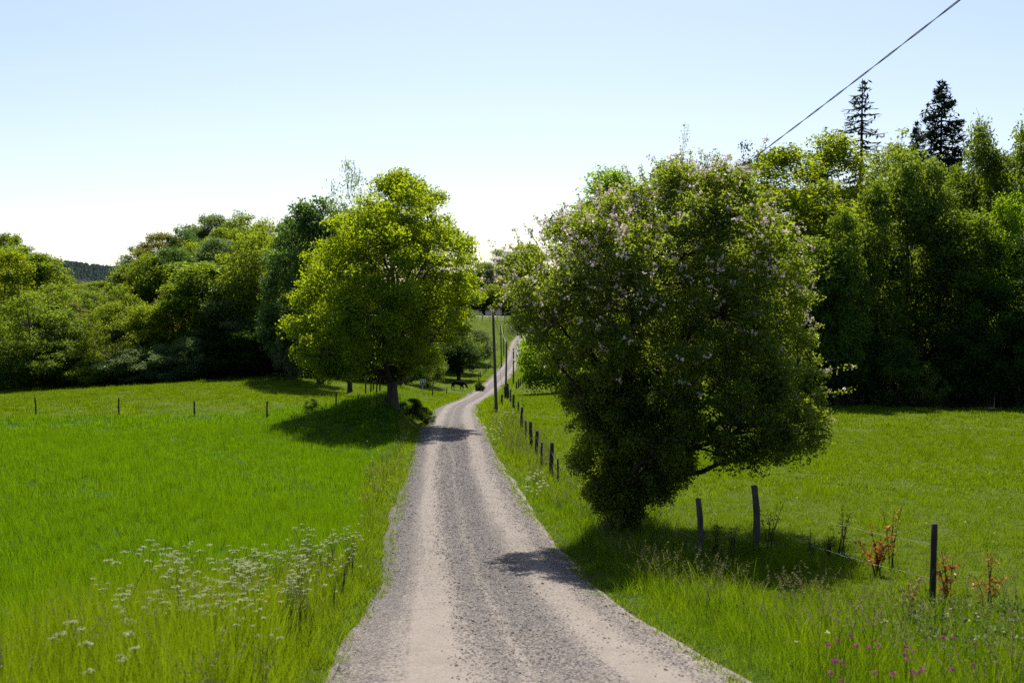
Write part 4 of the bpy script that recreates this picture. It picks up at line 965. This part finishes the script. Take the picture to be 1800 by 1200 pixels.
def pole(u, vt, vb, r, label, d=None, ulean=0.0, lamp=False):
    if d is None: X, Y, Z = hit(u, vb, .05)
    else: Y = d; X = ray(u, vb)[0] * Y; Z = gz(X, Y)
    top = np.array(at(u + ulean, vt, Y)); b = np.array([X, Y, Z])
    t_ = thing("utility_pole", label, "pole", (X, Y, Z), 0, "wooden poles carrying the cable along the road")
    L = top - b; q = np.linspace(-.04, 1, 8)[:, None]; V, Fq = tubes([(q * L, r * (1.12 - .35 * q[:, 0]))], 8)
    obj("pole_shaft", mesh_np("pole shaft", V, Fq, None, True), M['pole'], t_)
    V, Fq = tubes([(np.array([L + [0, 0, -.12], L + [0, 0, .03], L + [0, 0, .05]]), np.array([r * .88, r * .84, r * .4]))], 8); obj("pole_cap", mesh_np("pole cap", V, Fq), M['metal'], t_)
    V, Fq = tubes([(np.array([L + [0, -r * .7, -.3], L + [0, -r - .12, -.3], L + [0, -r - .14, -.38]]), np.array([.02, .02, .03]))], 6); obj("bracket", mesh_np("bracket", V, Fq), M['metal'], t_)
    print("pole", Y, L); return top + [0, -r - .12, -.34]
t1 = pole(872.5, 545, 731, .12, "tall leaning pole nearest the camera, right of the road bend", 77, -6)
t2 = pole(889, 599, 693, .12, "shorter pole just right of the tall leaning pole", 122, 1.5)
t3 = pole(902.5, 612, 687, .12, "pole in front of the overhanging vivid tree's left edge", 160, 0)
t4 = pole(881.5, 564, 633, .12, "slim distant pole left of the rising road", 200, -1.5)
t5 = pole(885.5, 572, 622, .12, "farthest thin pole beyond the rising road", 240, 0)
# power cable overhead
yy = np.linspace(-10, t1[1], 60); X_ = t1[0] + .1135 * (t1[1] - yy)
cc = np.polyfit([13.0, 20.2, t1[1]], [ray(1697, 0)[1] * 13.0, 2.83, t1[2]], 2); Zc_ = np.polyval(cc, yy)
def twist(P, r, pitch, off):
    a = np.arange(len(P)) * pitch + off; return P + np.stack([np.cos(a) * r, np.zeros(len(P)), np.sin(a) * r], -1)
P = np.stack([X_, yy, Zc_], -1); Pf = np.stack([np.interp(np.linspace(0, 59, 900), np.arange(60), P[:, i]) for i in range(3)], -1)
V, Fq = tubes([(twist(Pf, .008, .35, 0), np.full(900, .0068)), (twist(Pf, .008, .35, math.pi), np.full(900, .0068))], 6)
tag(obj("power_cable", mesh_np("power cable", V, Fq, None, True), M['cable']), "thick twisted violet-grey cable crossing the sky at the upper right", "cable")
for A, B, lb in ((t1, t2, "pale cable hanging from the tall leaning pole to the shorter pole"), (t2, t3, "short cable span between the second and third pole"), (t2, t4, "faint cable sagging across the road to the slim distant pole"), (t4, t5, "faint cable between the two farthest poles")):
    V, Fq = tubes([(wire_pts(A, B, .5, 16), np.full(16, .022))], 6); tag(obj("power_cable", mesh_np("power cable", V, Fq, None, True), M['wire']), lb, "cable")

# ------------------------------------------------------------------ passing-place sign
Ys = 108.0; cx_, _, cz_ = at(743, 671.5, Ys); zb = gz(cx_, Ys)
sg = thing("road_sign", "square blue sign with a white letter M on a thin post beyond the oak", "sign", (cx_, Ys, zb))
hz_ = cz_ - zb; V, Fq = tubes([(np.array([[0, .04, -.3], [0, .04, hz_ + .3]]), np.array([.03, .03]))], 8); obj("sign_post", mesh_np("sign post", V, Fq), M['metal'], sg)
def slab(x0, x1, z0, z1, y0, y1):
    V = np.array([[x, y, z] for y in (y0, y1) for x, z in ((x0, z0), (x1, z0), (x1, z1), (x0, z1))]); 
    return V, np.array([[0, 1, 2, 3], [7, 6, 5, 4], [0, 4, 5, 1], [1, 5, 6, 2], [2, 6, 7, 3], [3, 7, 4, 0]])
a = .30
V, Fq = slab(-a, a, hz_ - a, hz_ + a, -.012, .01); pn = obj("sign_panel", mesh_np("sign panel", V, Fq), M['sign_blue'], sg)
VV, FF, o_ = [], [], 0
b_ = .035
for q in ((-a, a, hz_ + a - b_, hz_ + a), (-a, a, hz_ - a, hz_ - a + b_), (-a, -a + b_, hz_ - a + b_, hz_ + a - b_), (a - b_, a, hz_ - a + b_, hz_ + a - b_)):
    V, Fq = slab(*q, -.016, -.0125); VV.append(V); FF.append(Fq + o_); o_ += 8
obj("sign_border", mesh_np("sign border", np.concatenate(VV), np.concatenate(FF)), M['white_paint'], pn)
s_, w_ = .17, .055       # the letter M as one outline
m2 = [(-s_, -s_), (-s_ + w_, -s_), (-s_ + w_, s_ * .45), (0, -s_ * .35), (s_ - w_, s_ * .45), (s_ - w_, -s_), (s_, -s_), (s_, s_), (s_ - w_, s_), (0, s_ * .1), (-s_ + w_, s_), (-s_, s_)]
me = bpy.data.meshes.new("letter"); n_ = len(m2)
me.from_pydata([(x, -.0165, hz_ + z) for x, z in m2] + [(x, -.0125, hz_ + z) for x, z in m2], [], [list(range(n_))[::1]] + [[i, (i + 1) % n_, n_ + (i + 1) % n_, n_ + i] for i in range(n_)])
obj("letter", me, M['white_paint'], pn)

# ------------------------------------------------------------------ the cow
def skin_obj(name, verts, edges, radii, mat, parent, root=0, sub=2):
    me = bpy.data.meshes.new(name); me.from_pydata(verts, edges, []); o = obj(name, me, mat, parent)
    md = o.modifiers.new("skin", 'SKIN'); md.use_smooth_shade = True
    for i, r in enumerate(radii):
        sv = me.skin_vertices[0].data[i]; sv.radius = (r, r) if not isinstance(r, tuple) else r; sv.use_root = i == root
    s2 = o.modifiers.new("sub", 'SUBSURF'); s2.levels = s2.render_levels = sub
    return o
CX, CY, CZ = hit(806, 685.5); print('cow', CX, CY, CZ)
cow = thing("cow", "black cow grazing beside the dark round tree", "cow", (CX, CY, CZ), math.radians(-22))
CS = 18.0 / FPX * CY / 1.42; cow.scale = (CS, CS, CS)
cv = [(0, 0, 1.0), (-.55, 0, 1.02), (-.85, 0, 1.05), (.45, 0, .98), (.78, 0, 1.02), (1.05, 0, .85), (1.28, 0, .52), (1.42, 0, .24)]
ce = [(0, 1), (1, 2), (0, 3), (3, 4), (4, 5), (5, 6), (6, 7)]; cr_ = [.31, .29, .22, .28, .22, .15, .12, .08]
for sx, hip, kn in ((-.78, -1, 0), (.52, 1, 0)):
    for sy in (-.22, .22):
        b = len(cv); src = 2 if sx < 0 else 3; st = .07 * (1 if sy > 0 else -1)
        if sx < 0: cv += [(sx, sy, .72), (sx - .12 + st, sy, .42), (sx - .04 + st, sy, .06)]
        else: cv += [(sx, sy, .66), (sx + st, sy, .38), (sx + st * 1.3, sy, .06)]
        ce += [(src, b), (b, b + 1), (b + 1, b + 2)]; cr_ += [.15, .075, .06]
b = len(cv); cv += [(-1.04, 0, .95), (-1.08, 0, .5)]; ce += [(2, b), (b, b + 1)]; cr_ += [.04, .03]
b = len(cv); cv += [(1.22, .2, .66), (1.22, -.2, .66)]; ce += [(6, b), (6, b + 1)]; cr_ += [.045, .045]
skin_obj("body", cv, ce, cr_, M['cow'], cow)

# ------------------------------------------------------------------ saplings and sprouts by the right fence
def sapling(u, vtop, vbase, wpx, leafmat, label, nleaf=160, lsz=.045, cat='sapling', nst=4, seed=0, name="sapling"):
    rng = np.random.default_rng(100 + seed); X, Y, Z = hit(u, vbase, .1); h = ray(u, vtop)[1] * Y - Z; w = wpx / FPX * Y
    L, PC = [], []
    for i in range(nst):
        e = np.array([rng.uniform(-.5, .5) * w, rng.uniform(-.4, .4) * w, h * (1 if i == 0 else rng.uniform(.5, .95))]); b = np.array([rng.normal(0, .04), rng.normal(0, .04), -.05])
        Q = bez(b, (b + e) / 2 * [.4, .4, 1.05], e, 8); L.append((Q, np.linspace(.010, .003, 8)))
        for j in range(7):
            q = rng.uniform(.3, 1); c_ = np.array([np.interp(q * 7, np.arange(8), Q[:, k]) for k in range(3)]); dd = unit(rng.normal(size=3) * [1, 1, .5] + [0, 0, .5]) * .16 * w ** .3 * rng.uniform(.4, 1)
            L.append((np.stack([c_, c_ + dd]), np.array([.004, .002]))); m = max(2, nleaf // (nst * 7)); qs = rng.random((m, 1)); PC.append(c_ + dd * qs + rng.normal(0, .022, (m, 3)))
    C_ = np.concatenate(PC); n = len(C_); V, Fq = leaves(C_, unit(rng.normal(size=(n, 3)) + [0, -.2, .4]), lsz * rng.uniform(.6, 1.3, n), lsz * .62 * rng.uniform(.7, 1.2, n), rng)
    t_ = thing(name, label, cat, (X, Y, Z)); BV, BF = tubes(L, 4); obj("stem", mesh_np("stem", BV, BF), M['bark_dark'], t_); obj("leaves", crown_mesh("leaves", V, Fq, rng.random(n)), M[leafmat], t_)
for i, a in enumerate([
 (1540, 930, 1000, 68, 'orange', "bushy orange-leaved sprout right of the apple tree's shadow", 900, .055),
 (1566, 884, 990, 40, 'ochre', "tall thin ochre sprout rising out of the bushy orange one", 150, .04),
 (1664, 962, 1060, 34, 'redorange', "red-orange sprout just right of the dark round post", 230, .045),
 (1738, 958, 1056, 60, 'orange', "spindly orange sprout nearest the right border", 190, .045),
 (1604, 1020, 1056, 50, 'ochre', "low pale ochre sprout left of the dark round post", 90, .05),
 (1478, 888, 972, 30, 'ochre', "slender yellowish sprout above the end of the apple tree's shadow", 70, .04),
 (1352, 876, 965, 46, 'darkgreen', "dark spindly sapling right of the crooked taller post", 120, .035),
 (1258, 898, 965, 26, 'darkgreen', "dark spindly sapling between the two crooked posts", 60, .035),
 (1284, 925, 968, 34, 'darkgreen', "low dark sapling left of the taller crooked post", 70, .035),
 (1425, 930, 975, 34, 'darkgreen', "low dark weed in the meadow edge between the crooked post and the orange sprout", 60, .035),
 (1455, 934, 976, 26, 'darkgreen', "small dark weed left of the slender yellowish sprout", 40, .035)]):
    sapling(a[0], a[1], a[2], a[3], a[4], a[5], int(a[6] * (.55 if i == 0 else 1.1)), a[7] * (1.1 if i == 0 else 1.2), seed=i, nst=9 if i == 0 else 5)
sapling(917, 690, 735, 14, 'vivid', "young leafy sapling beside a fence post right of the road", 150, .09, seed=40)

# ------------------------------------------------------------------ cow parsley on the left verge
def parsley(rng, h, nhead, lean):
    L, heads = [], []
    for i in range(nhead):
        a = rng.uniform(0, 6.28); rr = rng.uniform(.05, .27) * (1 if i else .1); e = np.array([math.cos(a) * rr + lean, math.sin(a) * rr, h * (1 if i == 0 else rng.uniform(.7, 1.0))])
        Q = bez(np.array([0, 0, -.02]), np.array([lean * .2, 0, e[2] * .6]), e, 6); L.append((Q, np.linspace(.0045, .0018, 6)))
        R_ = rng.uniform(.02, .055); HC = []
        for k in range(10):
            b = rng.uniform(0, 6.28); q = math.sqrt(rng.random()) * R_; c_ = e + [math.cos(b) * q, math.sin(b) * q, .028 - q * .3]
            L.append((np.stack([e, c_]), np.array([.0012, .0008]))); HC.append(c_ + rng.normal(0, .0055, (8, 3)) * [1, 1, .5])
        heads.append(np.concatenate(HC))
    for k in range(30):
        q = rng.uniform(.05, .6); L.append((np.stack([[lean * q * .3, 0, h * q], [lean * q * .3 + rng.normal(0, .06), rng.normal(0, .06), h * q + .05]]), np.array([.001, .003])))
    return L, heads
rng = np.random.default_rng(3); PAR = []
for v in range(7):
    L, heads = parsley(rng, rng.uniform(.72, .95), int(rng.integers(5, 9)), rng.uniform(-.14, .14)); V, Fq = tubes(L, 4)
    sm = mesh_np("parsley stem", V, Fq, {"lv": ('FLOAT', np.full(len(V), .5))}); sm.materials.append(M['stem']); hm = []
    for HC in heads:
        n = len(HC); V, Fq = leaves(HC, unit(rng.normal(size=(n, 3)) * .7 + [0, 0, 1]), np.full(n, .009), np.full(n, .0075), rng); fm = crown_mesh("parsley flower", V, Fq, rng.random(n)); fm.materials.append(M['flower_white']); hm.append(fm)
    PAR.append((sm, hm))
spots = [(175, 1000), (218, 996), (208, 1020), (228, 1016), (245, 1032), (262, 974), (285, 968), (300, 964), (296, 985), (318, 958), (334, 956), (335, 974), (312, 1000), (135, 1060), (205, 1096)]
spots += [(rng.uniform(270, 470), rng.uniform(975, 1030)) for _ in range(32)] + [(rng.uniform(400, 540), rng.uniform(948, 1000)) for _ in range(30)] + [(rng.uniform(520, 630), rng.uniform(918, 965)) for _ in range(18)]
proto_p = {}
for i, (u, v) in enumerate(spots):
    X, Y, Z = hit(u, v, .86, 4); sm, hm = PAR[i % 7]
    big = i < 15
    if X - RX(Y) > -HW - .35: X = float(RX(Y)) - HW - .5; Z = gz(X, Y)
    t_ = thing("cow_parsley", "tall white cow parsley plant swaying at the left end of the flower drift" if big else "white cow parsley flowering in the drift beside the left road edge", "flower", (X, Y, Z), rng.uniform(0, 6.28), "tall cow parsley at the lower left" if big else "cow parsley along the left verge")
    sc2 = rng.uniform(.85, 1.1) if big else rng.uniform(.7, .98); t_.scale = (sc2,) * 3; obj("stem", sm, None, t_); [obj("flower_head", fm, None, t_) for fm in hm]
def uv_patch(us, vs, n, h):
    xs, ys_ = [], []
    for _ in range(n):
        X, Y, Z = hit(rng.uniform(*us), rng.uniform(*vs), h, 4); xs.append(X); ys_.append(Y)
    return np.array(xs), np.array(ys_)
def raise_flower(h, r, npet, mat): return [speck_flower(rng, h, r, npet, mat) for _ in range(3)]
x1, y1 = uv_patch((355, 395), (1030, 1062), 26, .5); x2, y2 = uv_patch((395, 500), (1005, 1058), 30, .5)
strew("yellow_flowers", np.concatenate([x1, x2]), np.concatenate([y1, y2]), raise_flower(.5, .018, 12, M['flower_yellow']), .85, 1.1)
x1, y1 = uv_patch((1440, 1730), (1120, 1200), 32, .42); strew("pink_campion_flowers", x1, y1, raise_flower(.42, .022, 14, M['flower_pink']), .8, 1.15)
x1, y1 = uv_patch((862, 885), (738, 775), 30, .5); x2, y2 = uv_patch((865, 905), (700, 735), 60, .5); x3, y3 = uv_patch((925, 965), (830, 862), 34, .5)
strew("white_verge_flowers", np.concatenate([x1, x2, x3]), np.concatenate([y1, y2, y3]), raise_flower(.5, .04, 26, M['flower_white']), .8, 1.2)
x1, y1 = uv_patch((640, 735), (770, 880), 70, .5); k = (x1 - RX(y1)) < -HW - .3; strew("pale_verge_flowers", x1[k], y1[k], raise_flower(.5, .028, 16, M['flower_white']), .7, 1.1)
# brambles low at the right
n = 3200; x1, y1 = uv_patch((1590, 1830), (1060, 1150), 90, .2)
C_ = np.stack([np.repeat(x1, 30), np.repeat(y1, 30)], -1) + rng.normal(0, .14, (90 * 30, 2)); zz_ = ground(C_[:, 0], C_[:, 1]) + rng.uniform(.05, .34, len(C_)); C_ = np.column_stack([C_, zz_]); n = len(C_)
V, Fq = leaves(C_, unit(rng.normal(size=(n, 3)) * .7 + [0, 0, 1]), .055 * rng.uniform(.6, 1.3, n), .038 * rng.uniform(.6, 1.3, n), rng)
tag(obj("bramble_leaves", crown_mesh("brambles", V, Fq, rng.random(n)), M['bramble']), "low shiny bramble leaves sprawling in the grass below the dark round post", None, None, "stuff")
